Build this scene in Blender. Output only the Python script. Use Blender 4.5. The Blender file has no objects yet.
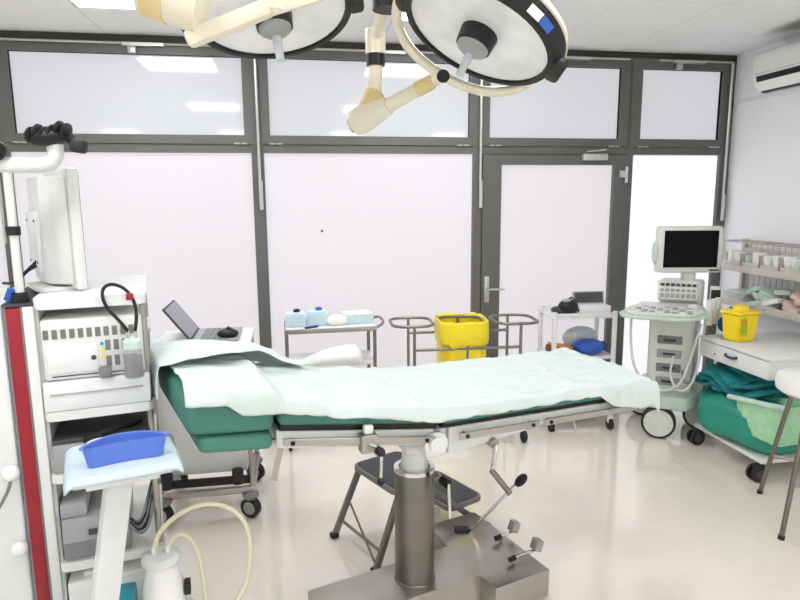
import bpy, bmesh, math, random
from mathutils import Vector, Matrix, noise
random.seed(7)
R = math.radians
S = bpy.context.scene
COL = S.collection

# ---------------------------------------------------------------- camera
cam = bpy.data.cameras.new('camera'); co = bpy.data.objects.new('camera', cam); COL.objects.link(co)
cam.sensor_fit = 'HORIZONTAL'; cam.sensor_width = 36.0; cam.lens = 36.0 * 623 / 800; cam.clip_start = 0.05
rt, up, bk = (.98566, -.16861, -.00671), (.03396, -.15926 * -1, .98665), (-.16529, -.97273, .16270)
co.matrix_world = Matrix(((rt[0], up[0], bk[0], 0), (rt[1], up[1], bk[1], 0), (rt[2], up[2], bk[2], 1.70), (0, 0, 0, 1)))
S.camera = co
# ---------------------------------------------------------------- world, exposure
w = bpy.data.worlds.new('world'); S.world = w; w.use_nodes = True
w.node_tree.nodes['Background'].inputs[0].default_value = (.93, .96, 1, 1)
w.node_tree.nodes['Background'].inputs[1].default_value = 1.0
S.view_settings.view_transform = 'Standard'; S.view_settings.look = 'None'
S.view_settings.gamma = 1; S.view_settings.use_curve_mapping = False
S.view_settings.exposure = 0.75
S.cycles.use_denoising = True
S.cycles.max_bounces = 8; S.cycles.diffuse_bounces = 5; S.cycles.glossy_bounces = 4
S.cycles.sample_clamp_indirect = 6
PANEL_STRENGTH = 11.5       # ceiling light diffusers
PANE_UP, PANE_LOW = 0.36, 0.40   # daylight glow of the milky panes

# ---------------------------------------------------------------- materials
def lin(c):
    return tuple(((v / 255) / 12.92 if v <= 10 else (((v / 255) + .055) / 1.055) ** 2.4) for v in c)
MATS = {}
def mat(name, rgb, rough=.5, metal=0, var=.04, scale=30, bump=0, alpha=1, trans=0, emit=None, estr=0, coat=0, spec=.5, ior=1.45):
    if name in MATS: return MATS[name]
    m = bpy.data.materials.new(name); m.use_nodes = True; nt = m.node_tree; b = nt.nodes['Principled BSDF']
    c = lin(rgb)
    b.inputs['Roughness'].default_value = rough; b.inputs['Metallic'].default_value = metal
    b.inputs['Coat Weight'].default_value = coat; b.inputs['Specular IOR Level'].default_value = spec
    b.inputs['Transmission Weight'].default_value = trans; b.inputs['Alpha'].default_value = alpha
    b.inputs['IOR'].default_value = ior; b.inputs['Coat Roughness'].default_value = .05
    tc = nt.nodes.new('ShaderNodeTexCoord'); n = nt.nodes.new('ShaderNodeTexNoise')
    n.inputs['Scale'].default_value = scale; n.inputs['Detail'].default_value = 4
    nt.links.new(tc.outputs['Object'], n.inputs['Vector'])
    r = nt.nodes.new('ShaderNodeValToRGB'); nt.links.new(n.outputs['Fac'], r.inputs['Fac'])
    r.color_ramp.elements[0].position = .3; r.color_ramp.elements[1].position = .7
    r.color_ramp.elements[0].color = (*[v * (1 - var) for v in c], 1)
    r.color_ramp.elements[1].color = (*[min(1, v * (1 + var)) for v in c], 1)
    nt.links.new(r.outputs['Color'], b.inputs['Base Color'])
    if bump:
        bp = nt.nodes.new('ShaderNodeBump'); bp.inputs['Strength'].default_value = bump; bp.inputs['Distance'].default_value = .01
        nt.links.new(n.outputs['Fac'], bp.inputs['Height']); nt.links.new(bp.outputs['Normal'], b.inputs['Normal'])
    if emit:
        b.inputs['Emission Color'].default_value = (*lin(emit), 1); b.inputs['Emission Strength'].default_value = estr
    MATS[name] = m
    return m

mat('wall', (242, 242, 245), .8, var=.01, scale=3)
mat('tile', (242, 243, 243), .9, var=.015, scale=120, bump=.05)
mat('grid', (170, 170, 166), .6)
mat('floor', (236, 228, 215), .10, var=.02, scale=14, coat=.7)
mat('seam', (236, 228, 212), .3)
mat('frame', (98, 98, 94), .42, var=.05, scale=8)
mat('frame_dark', (58, 57, 54), .5)
mat('rod', (196, 196, 192), .3, .6)
mat('pane_up', (122, 124, 126), .06, var=.006, scale=2, emit=(236, 238, 242), estr=PANE_UP)
mat('pane_low', (128, 125, 128), .12, var=.008, scale=1.3, emit=(243, 240, 244), estr=PANE_LOW)
mat('film', (130, 127, 130), .22, var=.008, scale=1.5, bump=.02, emit=(245, 241, 246), estr=PANE_LOW)
mat('film_bright', (132, 131, 136), .2, var=.006, scale=1.5, emit=(250, 249, 255), estr=PANE_LOW * 1.35)
mat('diffuser', (250, 250, 250), .5, emit=(250, 252, 255), estr=PANEL_STRENGTH)
mat('white', (229, 230, 229), .4, var=.015)
mat('white_gloss', (240, 240, 238), .22, var=.01)
mat('offwhite', (224, 226, 222), .42, var=.02)
mat('cream', (236, 228, 204), .28, var=.03, scale=12, coat=.3)
mat('cream_dark', (226, 205, 148), .4, var=.05, scale=20)
mat('black', (22, 22, 23), .45)
mat('black_gloss', (8, 8, 9), .12)
mat('rubber', (38, 38, 40), .6)
mat('charcoal', (70, 71, 76), .7, var=.08, scale=90, bump=.08)
mat('steel', (176, 173, 166), .32, .9, var=.06, scale=6)
mat('steel_dull', (128, 123, 114), .38, .85, var=.08, scale=5)
mat('chrome', (214, 214, 212), .15, 1, var=.02)
mat('grey_leg', (132, 130, 126), .4, .5)
mat('green', (72, 130, 115), .6, var=.06, scale=160, bump=.04)
mat('green_bag', (44, 148, 126), .5, var=.08, scale=6, bump=.15)
mat('teal_cloth', (36, 134, 138), .7, var=.1, scale=14, bump=.2)
mat('sheet', (206, 217, 213), .8, var=.015, scale=40, bump=.1)
mat('sheet_top', (212, 223, 221), .8, var=.015, scale=50, bump=.1)
mat('lens', (248, 251, 252), .3, var=.12, scale=9, bump=.25, spec=.8, coat=.5)
mat('blue', (94, 126, 212), .3, var=.03)
mat('pad', (200, 216, 226), .8, var=.03, scale=60, bump=.15)
mat('red', (150, 28, 40), .35)
mat('darkred', (120, 40, 36), .4)
mat('grey_dev', (160, 161, 162), .45, var=.03)
mat('grey_mid', (128, 129, 130), .45)
mat('dev_dark', (66, 66, 68), .5)
mat('vent', (120, 120, 118), .5)
mat('yellow_bag', (252, 224, 40), .4, var=.06, scale=14, bump=.2)
mat('yellow', (254, 222, 40), .3, var=.02)
mat('yellow_mark', (176, 196, 40), .5)
mat('orange', (226, 150, 50), .5)
mat('us_green', (196, 214, 198), .4)
mat('us_beige', (222, 223, 216), .42)
mat('screen', (5, 5, 6), .25, spec=.15)
mat('lav_lid', (146, 146, 156), .4, var=.02)
mat('tube_clear', (214, 208, 180), .25, var=.03)
mat('glass_jar', (206, 210, 208), .08, alpha=.35)
mat('jar_dark', (84, 82, 78), .2)
mat('teal_box', (48, 152, 172), .4)
mat('lightgreen', (172, 222, 178), .3, var=.1, scale=20, bump=.3)
mat('box_blue', (205, 228, 238), .4)
mat('label_blue', (60, 100, 180), .4)
mat('navy', (44, 58, 110), .5)
mat('bright_blue', (44, 92, 186), .5, var=.1, scale=12)
mat('clear_wrap', (196, 202, 206), .25, var=.1, scale=14, bump=.3)
mat('beige_bin', (222, 214, 202), .4, var=.05, alpha=.85)
mat('wire', (186, 178, 166), .4, .6)
mat('brown', (120, 72, 52), .6)
mat('pack_white', (240, 240, 236), .6, var=.05, scale=30, bump=.2)
mat('pack_green', (198, 218, 208), .6, var=.06, scale=30, bump=.2)
mat('pack_red', (226, 200, 190), .6, var=.06, scale=30, bump=.2)
mat('seat_white', (240, 240, 238), .5, var=.01)
mat('wood_grey', (170, 160, 150), .6)

# oval patch of darker colour mixed into the ceiling tiles above the air conditioner
def darken_tile():
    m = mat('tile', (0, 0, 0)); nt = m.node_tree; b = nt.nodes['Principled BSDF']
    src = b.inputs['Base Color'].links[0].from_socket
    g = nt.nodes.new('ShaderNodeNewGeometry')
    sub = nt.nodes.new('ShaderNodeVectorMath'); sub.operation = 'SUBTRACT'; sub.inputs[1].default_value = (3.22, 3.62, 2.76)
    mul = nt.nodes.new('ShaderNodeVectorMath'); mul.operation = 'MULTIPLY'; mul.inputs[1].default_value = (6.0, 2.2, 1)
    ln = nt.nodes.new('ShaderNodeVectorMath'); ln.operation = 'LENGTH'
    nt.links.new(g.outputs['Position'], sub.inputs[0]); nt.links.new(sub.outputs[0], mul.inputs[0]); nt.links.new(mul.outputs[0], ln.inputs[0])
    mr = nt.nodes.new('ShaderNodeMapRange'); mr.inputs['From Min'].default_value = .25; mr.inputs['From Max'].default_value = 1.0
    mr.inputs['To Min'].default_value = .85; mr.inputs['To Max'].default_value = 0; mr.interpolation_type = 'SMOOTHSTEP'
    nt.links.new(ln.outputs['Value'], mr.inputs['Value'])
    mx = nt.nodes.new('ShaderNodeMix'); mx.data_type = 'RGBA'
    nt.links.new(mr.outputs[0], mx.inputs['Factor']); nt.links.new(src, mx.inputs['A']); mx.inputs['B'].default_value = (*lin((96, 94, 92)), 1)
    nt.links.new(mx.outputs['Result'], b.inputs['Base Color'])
darken_tile()

# ---------------------------------------------------------------- geometry helpers
class G:
    def __init__(s): s.bm = bmesh.new()
    def box(s, c, d, rz=0, bev=0, rot=None, seg=2):
        M = Matrix.Translation(c) @ (rot if rot else Matrix.Rotation(rz, 4, 'Z')) @ Matrix.Diagonal((*d, 1))
        r = bmesh.ops.create_cube(s.bm, size=1, matrix=M)
        if bev:
            es = {e for v in r['verts'] for e in v.link_edges}
            bmesh.ops.bevel(s.bm, geom=list(es), offset=bev, segments=seg, affect='EDGES', profile=.5)
        return s
    def bb(s, x0, x1, y0, y1, z0, z1, bev=0):
        return s.box(((x0 + x1) / 2, (y0 + y1) / 2, (z0 + z1) / 2), (abs(x1 - x0), abs(y1 - y0), abs(z1 - z0)), bev=bev)
    def bar(s, p0, p1, wd, ht, bev=0):
        p0, p1 = Vector(p0), Vector(p1); d = p1 - p0
        q = d.to_track_quat('X', 'Z').to_matrix().to_4x4()
        return s.box((p0 + p1) / 2, (d.length, wd, ht), rot=q, bev=bev)
    def cyl(s, p0, p1, r, r2=None, n=18):
        p0, p1 = Vector(p0), Vector(p1); d = p1 - p0
        q = d.to_track_quat('Z', 'Y').to_matrix().to_4x4()
        bmesh.ops.create_cone(s.bm, cap_ends=True, segments=n, radius1=r, radius2=r if r2 is None else r2, depth=d.length, matrix=Matrix.Translation((p0 + p1) / 2) @ q)
        return s
    def sph(s, c, d, rot=None, u=18, v=12):
        M = Matrix.Translation(c) @ (rot or Matrix()) @ Matrix.Diagonal((*d, 1))
        bmesh.ops.create_uvsphere(s.bm, u_segments=u, v_segments=v, radius=.5, matrix=M)
        return s
    def tube(s, pts, r, n=10, closed=False, smooth=0):
        P = [Vector(p) for p in pts]
        for _ in range(smooth):
            Q = []
            for i in range(len(P) - (0 if closed else 1)):
                a, b = P[i], P[(i + 1) % len(P)]
                Q += [a * .75 + b * .25, a * .25 + b * .75]
            P = Q if closed else [P[0]] + Q + [P[-1]]
        m = len(P); rings = []; nrm = None
        for i in range(m):
            t = (P[(i + 1) % m] - P[i - 1]) if closed else (P[min(i + 1, m - 1)] - P[max(i - 1, 0)])
            t.normalize()
            if nrm is None:
                nrm = t.orthogonal().normalized()
            else:
                nrm = (nrm - t * nrm.dot(t)).normalized()
            bi = t.cross(nrm)
            rr = r(i / (m - 1)) if callable(r) else r
            rings.append([s.bm.verts.new(P[i] + nrm * rr * math.cos(2 * math.pi * k / n) + bi * rr * math.sin(2 * math.pi * k / n)) for k in range(n)])
        for i in range(m if closed else m - 1):
            A, B = rings[i], rings[(i + 1) % m]
            off = 0
            if closed and i == m - 1:
                off = min(range(n), key=lambda o: (A[0].co - B[o].co).length)
            for k in range(n):
                s.bm.faces.new((A[k], A[(k + 1) % n], B[(k + 1 + off) % n], B[(k + off) % n]))
        if not closed:
            s.bm.faces.new(rings[0][::-1]); s.bm.faces.new(rings[-1])
        return s
    def lathe(s, prof, n=32, M=None):
        M = M or Matrix(); rings = []
        for r, z in prof:
            if r < 1e-6: rings.append([s.bm.verts.new(M @ Vector((0, 0, z)))])
            else: rings.append([s.bm.verts.new(M @ Vector((r * math.cos(2 * math.pi * k / n), r * math.sin(2 * math.pi * k / n), z))) for k in range(n)])
        for A, B in zip(rings, rings[1:]):
            if len(A) == 1 and len(B) == 1: continue
            for k in range(n):
                if len(A) == 1: s.bm.faces.new((A[0], B[k], B[(k + 1) % n]))
                elif len(B) == 1: s.bm.faces.new((A[k], A[(k + 1) % n], B[0]))
                else: s.bm.faces.new((A[k], A[(k + 1) % n], B[(k + 1) % n], B[k]))
        return s
    def prism(s, poly, h0, h1, M=None, bev=0):
        M = M or Matrix()
        a = [s.bm.verts.new(M @ Vector((x, y, h0))) for x, y in poly]; b = [s.bm.verts.new(M @ Vector((x, y, h1))) for x, y in poly]
        n = len(poly)
        fs = [s.bm.faces.new(a[::-1]), s.bm.faces.new(b)] + [s.bm.faces.new((a[i], a[(i + 1) % n], b[(i + 1) % n], b[i])) for i in range(n)]
        if bev:
            es = {e for f in fs for e in f.edges}
            bmesh.ops.bevel(s.bm, geom=list(es), offset=bev, segments=2, affect='EDGES', profile=.5)
        return s
    def grid(s, nu, nv, fn, thick=0):
        V = [[s.bm.verts.new(fn(i / nu, j / nv)) for j in range(nv + 1)] for i in range(nu + 1)]
        for i in range(nu):
            for j in range(nv):
                s.bm.faces.new((V[i][j], V[i + 1][j], V[i + 1][j + 1], V[i][j + 1]))
        return s
    def obj(s, name, m, parent=None, smooth=35, solid=0, subsurf=0):
        bmesh.ops.recalc_face_normals(s.bm, faces=s.bm.faces)
        me = bpy.data.meshes.new(name); s.bm.to_mesh(me); s.bm.free()
        me.materials.append(MATS[m])
        if smooth:
            for p in me.polygons: p.use_smooth = True
            me.set_sharp_from_angle(angle=R(smooth))
        o = bpy.data.objects.new(name, me); COL.objects.link(o)
        if parent: o.parent = parent
        if solid:
            md = o.modifiers.new('solid', 'SOLIDIFY'); md.thickness = solid; md.offset = 0
        if subsurf:
            md = o.modifiers.new('sub', 'SUBSURF'); md.levels = subsurf; md.render_levels = subsurf
        return o

def tag(o, label, cat, group=None, kind=None):
    o['label'] = label; o['category'] = cat
    if group: o['group'] = group
    if kind: o['kind'] = kind
    return o
def thing(name, label, cat, loc=(0, 0, 0), rz=0, group=None, kind=None):
    o = bpy.data.objects.new(name, None); COL.objects.link(o); o.empty_display_size = .1
    o.location = loc; o.rotation_euler = (0, 0, rz)
    return tag(o, label, cat, group, kind)
def link_copy(src, name, parent, loc, rot=(0, 0, 0), scale=(1, 1, 1)):
    o = bpy.data.objects.new(name, src.data); COL.objects.link(o); o.parent = parent
    o.location = loc; o.rotation_euler = rot; o.scale = scale
    return o
def frame_to(z_axis, x_hint=(1, 0, 0)):
    z = Vector(z_axis).normalized(); x = Vector(x_hint); x = (x - z * x.dot(z)).normalized(); y = z.cross(x)
    return Matrix(((x.x, y.x, z.x, 0), (x.y, y.y, z.y, 0), (x.z, y.z, z.z, 0), (0, 0, 0, 1)))
def rrect(x0, x1, y0, y1, r, n=5):
    out = []
    for cx, cy, a0 in ((x1 - r, y1 - r, 0), (x0 + r, y1 - r, 90), (x0 + r, y0 + r, 180), (x1 - r, y0 + r, 270)):
        for k in range(n + 1):
            a = R(a0 + 90 * k / n); out.append((cx + r * math.cos(a), cy + r * math.sin(a)))
    return out
def interp(tab, x):
    if x <= tab[0][0]: return tab[0][1]
    for (a, va), (b, vb) in zip(tab, tab[1:]):
        if x <= b:
            t = (x - a) / (b - a); t = t * t * (3 - 2 * t)
            return va + (vb - va) * t
    return tab[-1][1]
def lerp(tab, x):
    if x <= tab[0][0]: return tab[0][1]
    for (a, va), (b, vb) in zip(tab, tab[1:]):
        if x <= b: return va + (vb - va) * (x - a) / (b - a)
    return tab[-1][1]
def nz(x, y, z=0, f=1.0): return noise.noise(Vector((x * f, y * f, z)))

# ================================================================ ROOM SHELL
WY, WX, LX, FY, CZ = 4.552, 3.433, -3.36, -2.62, 2.765
fl = tag(G().bb(LX - .1, WX + .1, FY - .1, WY + .12, -.08, 0).obj('floor', 'floor', smooth=0), 'glossy cream vinyl floor of the room', 'floor', kind='structure')
for x in (-1.2, .75, 2.36):
    G().bb(x - .002, x + .002, FY, WY, 0, .0006).obj('weld_seam', 'seam', fl, smooth=0)
tag(G().bb(WX, WX + .1, FY - .1, WY + .12, 0, CZ + .06).obj('wall_right', 'wall', smooth=0), 'plain white wall under the air conditioner', 'wall', kind='structure')
tag(G().bb(LX - .1, LX, FY - .1, WY + .12, 0, CZ + .06).obj('wall_left', 'wall', smooth=0), 'plain white side wall opposite the air conditioner', 'wall', kind='structure')
tag(G().bb(LX, WX, FY - .1, FY, 0, CZ + .06).obj('wall_front', 'wall', smooth=0), 'plain white wall opposite the windows', 'wall', kind='structure')
ce = tag(G().bb(LX - .1, WX + .1, FY - .1, WY + .12, CZ + .018, CZ + .06).obj('ceiling', 'grid', smooth=0), 'suspended ceiling of white square tiles', 'ceiling', kind='structure')
T = .6; GX = [-1.16 + T * i for i in range(-4, 9)]; GY = [3.98 - T * j for j in range(-1, 12)]
PANELS = {(-1.16, 3.38), (.64, 3.38), (-1.16, .98), (.64, .98), (-1.16, -2.02), (.64, -2.02), (2.44, -2.02), (-2.96, -2.02)}  # rearmost row is unseen, added to help light the room
full = None
for gx in GX:
    for gy in GY:
        x0, x1, y0, y1 = max(gx, LX), min(gx + T, WX), max(gy, FY), min(gy + T, WY)
        if x1 - x0 < .03 or y1 - y0 < .03: continue
        if any(abs(gx - px) < .01 and abs(gy - py) < .01 for px, py in PANELS): continue
        if full is None:
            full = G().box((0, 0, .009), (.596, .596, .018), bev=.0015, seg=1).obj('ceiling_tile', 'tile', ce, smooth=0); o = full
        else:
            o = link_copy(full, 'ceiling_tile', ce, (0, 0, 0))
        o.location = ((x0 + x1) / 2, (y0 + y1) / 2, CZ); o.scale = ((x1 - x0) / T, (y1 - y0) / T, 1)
for gx in GX:
    if LX < gx < WX: G().bb(gx - .006, gx + .006, FY, WY, CZ + .003, CZ + .02).obj('grid_rail', 'grid', ce, smooth=0)
for gy in GY:
    if FY < gy < WY: G().bb(LX, WX, gy - .006, gy + .006, CZ + .0035, CZ + .02).obj('grid_rail', 'grid', ce, smooth=0)
LBL = {(-1.16, .98): 'square ceiling light panel further into the room above the tower side', (.64, .98): 'square ceiling light panel further into the room in line with the lamps', (-1.16, -2.02): 'added unseen rearmost square ceiling light panel behind the tower side', (.64, -2.02): 'added unseen rearmost square ceiling light panel in line with the lamps', (2.44, -2.02): 'added unseen rearmost square ceiling light panel by the air conditioner wall', (-2.96, -2.02): 'added unseen rearmost square ceiling light panel by the far side wall',
       (-1.16, 3.38): 'square ceiling light panel nearest the window head, above the wide pane',
       (.64, 3.38): 'square ceiling light panel close to the windows between the surgical lamps'}
for px, py in sorted(PANELS):
    t = thing('ceiling_light', LBL.get((px, py), 'square white ceiling light panel set in the tiles further into the room'), 'ceiling light', (px + T / 2, py + T / 2, CZ), group='ceiling light panels')
    g = G()
    for a, b, c, d in ((-.298, .298, -.298, -.282), (-.298, .298, .282, .298), (-.298, -.282, -.282, .282), (.282, .298, -.282, .282)): g.bb(a, b, c, d, 0, .016)
    g.obj('light_frame', 'white', t, smooth=0)
    G().bb(-.282, .282, -.282, .282, .004, .014).obj('diffuser', 'diffuser', t, smooth=0)

# ---- window wall
def ring(g, x0, x1, z0, z1, wl, wr, wb, wt, y0, y1):
    g.bb(x0, x0 + wl, y0, y1, z0, z1); g.bb(x1 - wr, x1, y0, y1, z0, z1)
    g.bb(x0 + wl, x1 - wr, y0, y1, z0, z0 + wb); g.bb(x0 + wl, x1 - wr, y0, y1, z1 - wt, z1)
Y0, Y1 = WY, WY + .06
tr = 0
def trim(label, *b):
    global tr; tr += 1
    return tag(G().bb(*b, bev=.002).obj('trim_%d' % tr, 'frame', smooth=0), label, 'trim', kind='structure')
tag(G().bb(LX, WX, WY - .002, WY + .1, 2.722, CZ).obj('trim_1', 'frame_dark', smooth=0), 'dark grey head rail along the ceiling over the windows', 'trim', kind='structure'); tr = 1
trim('dark grey transom rail above the door and lower panes', LX, WX, Y0, Y1 + .03, 2.012, 2.068)
for i, (a, b) in enumerate(((-1.90, -1.815), (-.268, -.184), (1.33, 1.398), (2.553, 2.606), (3.352, 3.433))):
    trim(['window post behind the equipment tower', 'window post between the two wide panes', 'window post beside the door handle', 'window post on the hinge side of the door', 'window post in the corner by the air conditioner'][i], a, b, Y0 - .004, Y1 + .03, 0, 2.722)
trim('dark grey bottom rail under the window panes', LX, 1.33, Y0, Y1 + .03, 0, .10)
tag(G().bb(LX, WX, WY + .085, WY + .12, 0, CZ).obj('wall_back', 'frame_dark', smooth=0), 'narrow dark backing of the window wall', 'wall', kind='structure')
hinge = None
def add_hinges(win, xs, z):
    for x in xs:
        g = G().cyl((x - .045, WY - .014, z), (x - .004, WY - .014, z), .006, n=8); g.cyl((x + .004, WY - .014, z), (x + .045, WY - .014, z), .006, n=8)
        g.obj('hinge', 'rod', win)
UP = [(-3.3, -1.97, -3.22, -2.0, 'far'), (-1.845, -.226, -1.765, -.31, 'first'), (-.206, 1.36, -.135, 1.296, 'second'), (1.384, 2.548, 1.45, 2.476, 'third'), (2.566, 3.392, 2.65, 3.322, 'fourth')]
ULAB = ['milky upper vent pane beyond the equipment tower', 'widest milky upper vent pane above the equipment tower side', 'milky upper vent pane behind the lamp arm joint', 'milky upper vent pane above the door', 'small milky upper vent pane next to the air conditioner']
for i, (x0, x1, g0, g1, _) in enumerate(UP):
    wn = thing('window_%d' % (i + 1), ULAB[i], 'window', kind='structure')
    g = G(); ring(g, x0, x1, 2.07, 2.72, g0 - x0, x1 - g1, .06, .075, WY - .01, WY + .055); g.obj('window_frame', 'frame', wn, smooth=0)
    g = G(); ring(g, g0 - .012, g1 + .012, 2.118, 2.657, .012, .012, .012, .012, WY + .005, WY + .03); g.obj('glazing_bead', 'frame_dark', wn, smooth=0)
    G().bb(g0 - .005, g1 + .005, WY + .03, WY + .045, 2.125, 2.65).obj('pane', 'pane_up', wn, smooth=0)
    add_hinges(wn, (x0 + .11, x1 - .11), 2.072)
    # opener: horizontal rod with a scissor bracket, and the pull rod down the post
    xa, xb = (x0 + .05, x1 - .02) if i != 4 else (x0 + .2, x1 - .01)
    xm = x0 + (x1 - x0) * (.5 if i != 4 else .4)
    G().cyl((xa, WY - .024, 2.706), (xb, WY - .024, 2.706), .008, n=8).obj('opener_rod', 'rod', wn)
    g = G().bb(xm - .02, xm + .24, WY - .05, WY - .012, 2.688, 2.708); g.bb(xm + .01, xm + .06, WY - .04, WY - .012, 2.645, 2.69, bev=.004); g.obj('opener_bracket', 'rod', wn)
for x, zt, zb, lab in ((-.216, 2.70, 1.62, 2), (1.379, 2.70, 1.62, 3), (3.385, 2.70, 1.50, 5)):
    wn = bpy.data.objects['window_%d' % lab]
    G().cyl((x, WY - .026, zb + .2), (x, WY - .026, zt), .010, n=10).obj('pull_rod', 'rod', wn)
    G().cyl((x + .004, WY - .03, zb), (x + .004, WY - .03, zb + .2), .0145, n=10).obj('pull_handle', 'rod', wn)
LOW = [(-3.3, -1.90, 'milky lower pane beyond the equipment tower', 'film', 0), (-1.815, -.268, 'wide milky lower pane behind the equipment tower', 'film', -.42), (-.184, 1.33, 'wide milky lower pane behind the instrument trolley', 'film', 1.19), (2.606, 3.352, 'narrow bright lower pane behind the ultrasound machine', 'film_bright', 0)]
for i, (x0, x1, lab, fm, sx) in enumerate(LOW):
    wn = thing('window_%d' % (6 + i), lab, 'window', kind='structure')
    G().bb(x0 - .005, x1 + .005, WY + .03, WY + .045, .09, 2.02).obj('pane', 'pane_low', wn, smooth=0)
    cuts = [x0 + .004] + ([sx] if sx else []) + [x1 - .004]
    for a, b in zip(cuts, cuts[1:]):
        G().bb(a + .002, b - .002, WY + .024, WY + .027, .105, 2.005).obj('window_film', fm, wn, smooth=0)
G().cyl((.206, WY + .018, 1.462), (.206, WY + .025, 1.462), .009, n=10).obj('sticker_dot', 'black', bpy.data.objects['window_8'])
# door
d = thing('door_1', 'grey framed glazed door with white film over its pane', 'door', kind='structure')
g = G(); ring(g, 1.402, 2.549, .012, 2.008, .145, .10, .16, .075, WY - .012, WY + .05); g.obj('door_leaf', 'frame', d, smooth=0)
G().bb(1.54, 2.455, WY + .028, WY + .04, .16, 1.94).obj('pane', 'pane_low', d, smooth=0)
g = G(); ring(g, 1.535, 2.46, .165, 1.942, .01, .01, .01, .01, WY - .002, WY + .028); g.obj('glazing_bead', 'white', d, smooth=0)
G().prism(rrect(1.575, 2.425, .2, 1.915, .16, 8), 0, .003, Matrix(((1, 0, 0, 0), (0, 0, 1, WY + .020), (0, 1, 0, 0), (0, 0, 0, 1)))).obj('window_film', 'film', d, smooth=0)
g = G().bb(1.425, 1.463, WY - .02, WY - .012, .90, 1.10, bev=.002); g.obj('handle_plate', 'rod', d)
g = G().cyl((1.444, WY - .06, 1.005), (1.444, WY - .015, 1.005), .009); g.tube([(1.444, WY - .058, 1.005), (1.50, WY - .06, 1.005), (1.57, WY - .058, 1.002)], .0085); g.obj('door_handle', 'rod', d)
g = G().bb(2.17, 2.37, WY - .06, WY - .012, 1.965, 2.015, bev=.006); g.bar((2.2, WY - .05, 2.03), (2.36, WY - .04, 2.045), .018, .01); g.obj('door_closer', 'rod', d)
g = G().cyl((2.545, WY - .024, 1.80), (2.545, WY - .024, 1.92), .012, n=10); g.bb(2.49, 2.545, WY - .03, WY - .012, 1.84, 1.89); g.obj('hinge', 'rod', d)
# window sill light strips under lower panes are hidden by furniture

# ---- air conditioner on the wall
ac = thing('air_conditioner', 'white split air conditioner unit high on the side wall', 'air conditioner', (WX, 3.68, 2.56))
prof = [(-.005, -.13), (-.10, -.155), (-.15, -.145), (-.185, -.10), (-.205, -.03), (-.205, .08), (-.19, .115), (-.15, .128), (-.005, .128)]
MA = Matrix(((1, 0, 0, 0), (0, 0, 1, 0), (0, 1, 0, 0), (0, 0, 0, 1)))
G().prism(prof, -.43, .43, MA, bev=.012).obj('housing', 'white_gloss', ac)
G().prism([(-.208, -.03), (-.208, -.027), (-.19, -.027), (-.19, -.03)], -.40, .40, MA).obj('panel_line', 'grid', ac)
G().prism([(-.205, -.045), (-.186, -.112), (-.150, -.152), (-.12, -.155), (-.15, -.10), (-.17, -.045)], -.39, .39, MA).obj('outlet_slot', 'black', ac)
G().prism([(-.214, -.088), (-.172, -.146), (-.168, -.143), (-.209, -.085)], -.385, .385, MA).obj('louver', 'white_gloss', ac)
tag(G().tube([(WX - .012, 4.52, 2.41), (WX - .012, 4.2, 2.41), (WX - .012, 4.05, 2.43)], .011).obj('conduit', 'white'), 'thin white conduit from the window corner to the air conditioner', 'conduit')

# ================================================================ OPERATING TABLE
YAW = R(12)
ot = thing('operating_table', 'operating table with green cushions on a steel column and pedestal', 'operating table', (.45, 2.33, 0), YAW)
MB = Matrix.Rotation(R(6), 4, 'Z')
G().prism([(-.425, -.115), (.25, -.115), (.25, -.225), (.53, -.225), (.53, .335), (.25, .335), (.25, .125), (-.425, .125)], .012, .14, MB, bev=.006).obj('pedestal', 'steel', ot)
for x, y in ((-.40, 0), (.38, -.17), (.38, .28)):
    p = MB @ Vector((x, y, 0)); G().cyl((p.x, p.y, 0), (p.x, p.y, .014), .03).obj('foot', 'rubber', ot)
G().lathe([(0, .14), (.086, .14), (.085, .147), (.081, .15), (.081, .62), (.076, .628), (0, .628)], 36).obj('column', 'steel_dull', ot)
G().lathe([(.081, .615), (.0835, .616), (.0835, .63), (.064, .632), (.06, .61)], 36).obj('collar', 'chrome', ot)
G().lathe([(0, .62), (.06, .62), (.052, .66), (.048, .72), (.056, .745), (0, .745)], 28).obj('neck', 'offwhite', ot)
# cross head under the top
g = G(); g.bb(-.09, .06, -.13, .13, .735, .79, bev=.02); g.bb(-.055, .03, -.24, .24, .765, .875, bev=.012); g.obj('tilt_head', 'offwhite', ot)
g = G(); g.cyl((-.03, -.275, .83), (-.03, -.235, .83), .045, n=28); g.cyl((-.03, -.283, .83), (-.03, -.27, .83), .028, n=20); g.obj('pivot_boss', 'offwhite', ot)
zr = lambda s: lerp([(-.59, .925), (-.05, .852), (.02, .845), (.93, .85)], s)      # rail centre height along the top
def slab(s0, s1, t0, t1, zb, zt, bev, skew=0):
    g = G(); vs = [[], []]
    M = [(s0, t0), (s1, t0), (s1, t1), (s0 - skew, t1)]
    a = [g.bm.verts.new((x, y, zb(x))) for x, y in M]; b = [g.bm.verts.new((x, y, zt(x))) for x, y in M]
    g.bm.faces.new(a[::-1]); g.bm.faces.new(b)
    for i in range(4): g.bm.faces.new((a[i], a[(i + 1) % 4], b[(i + 1) % 4], b[i]))
    if bev: bmesh.ops.bevel(g.bm, geom=list(g.bm.edges), offset=bev, segments=4, affect='EDGES', profile=.5)
    return g
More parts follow.
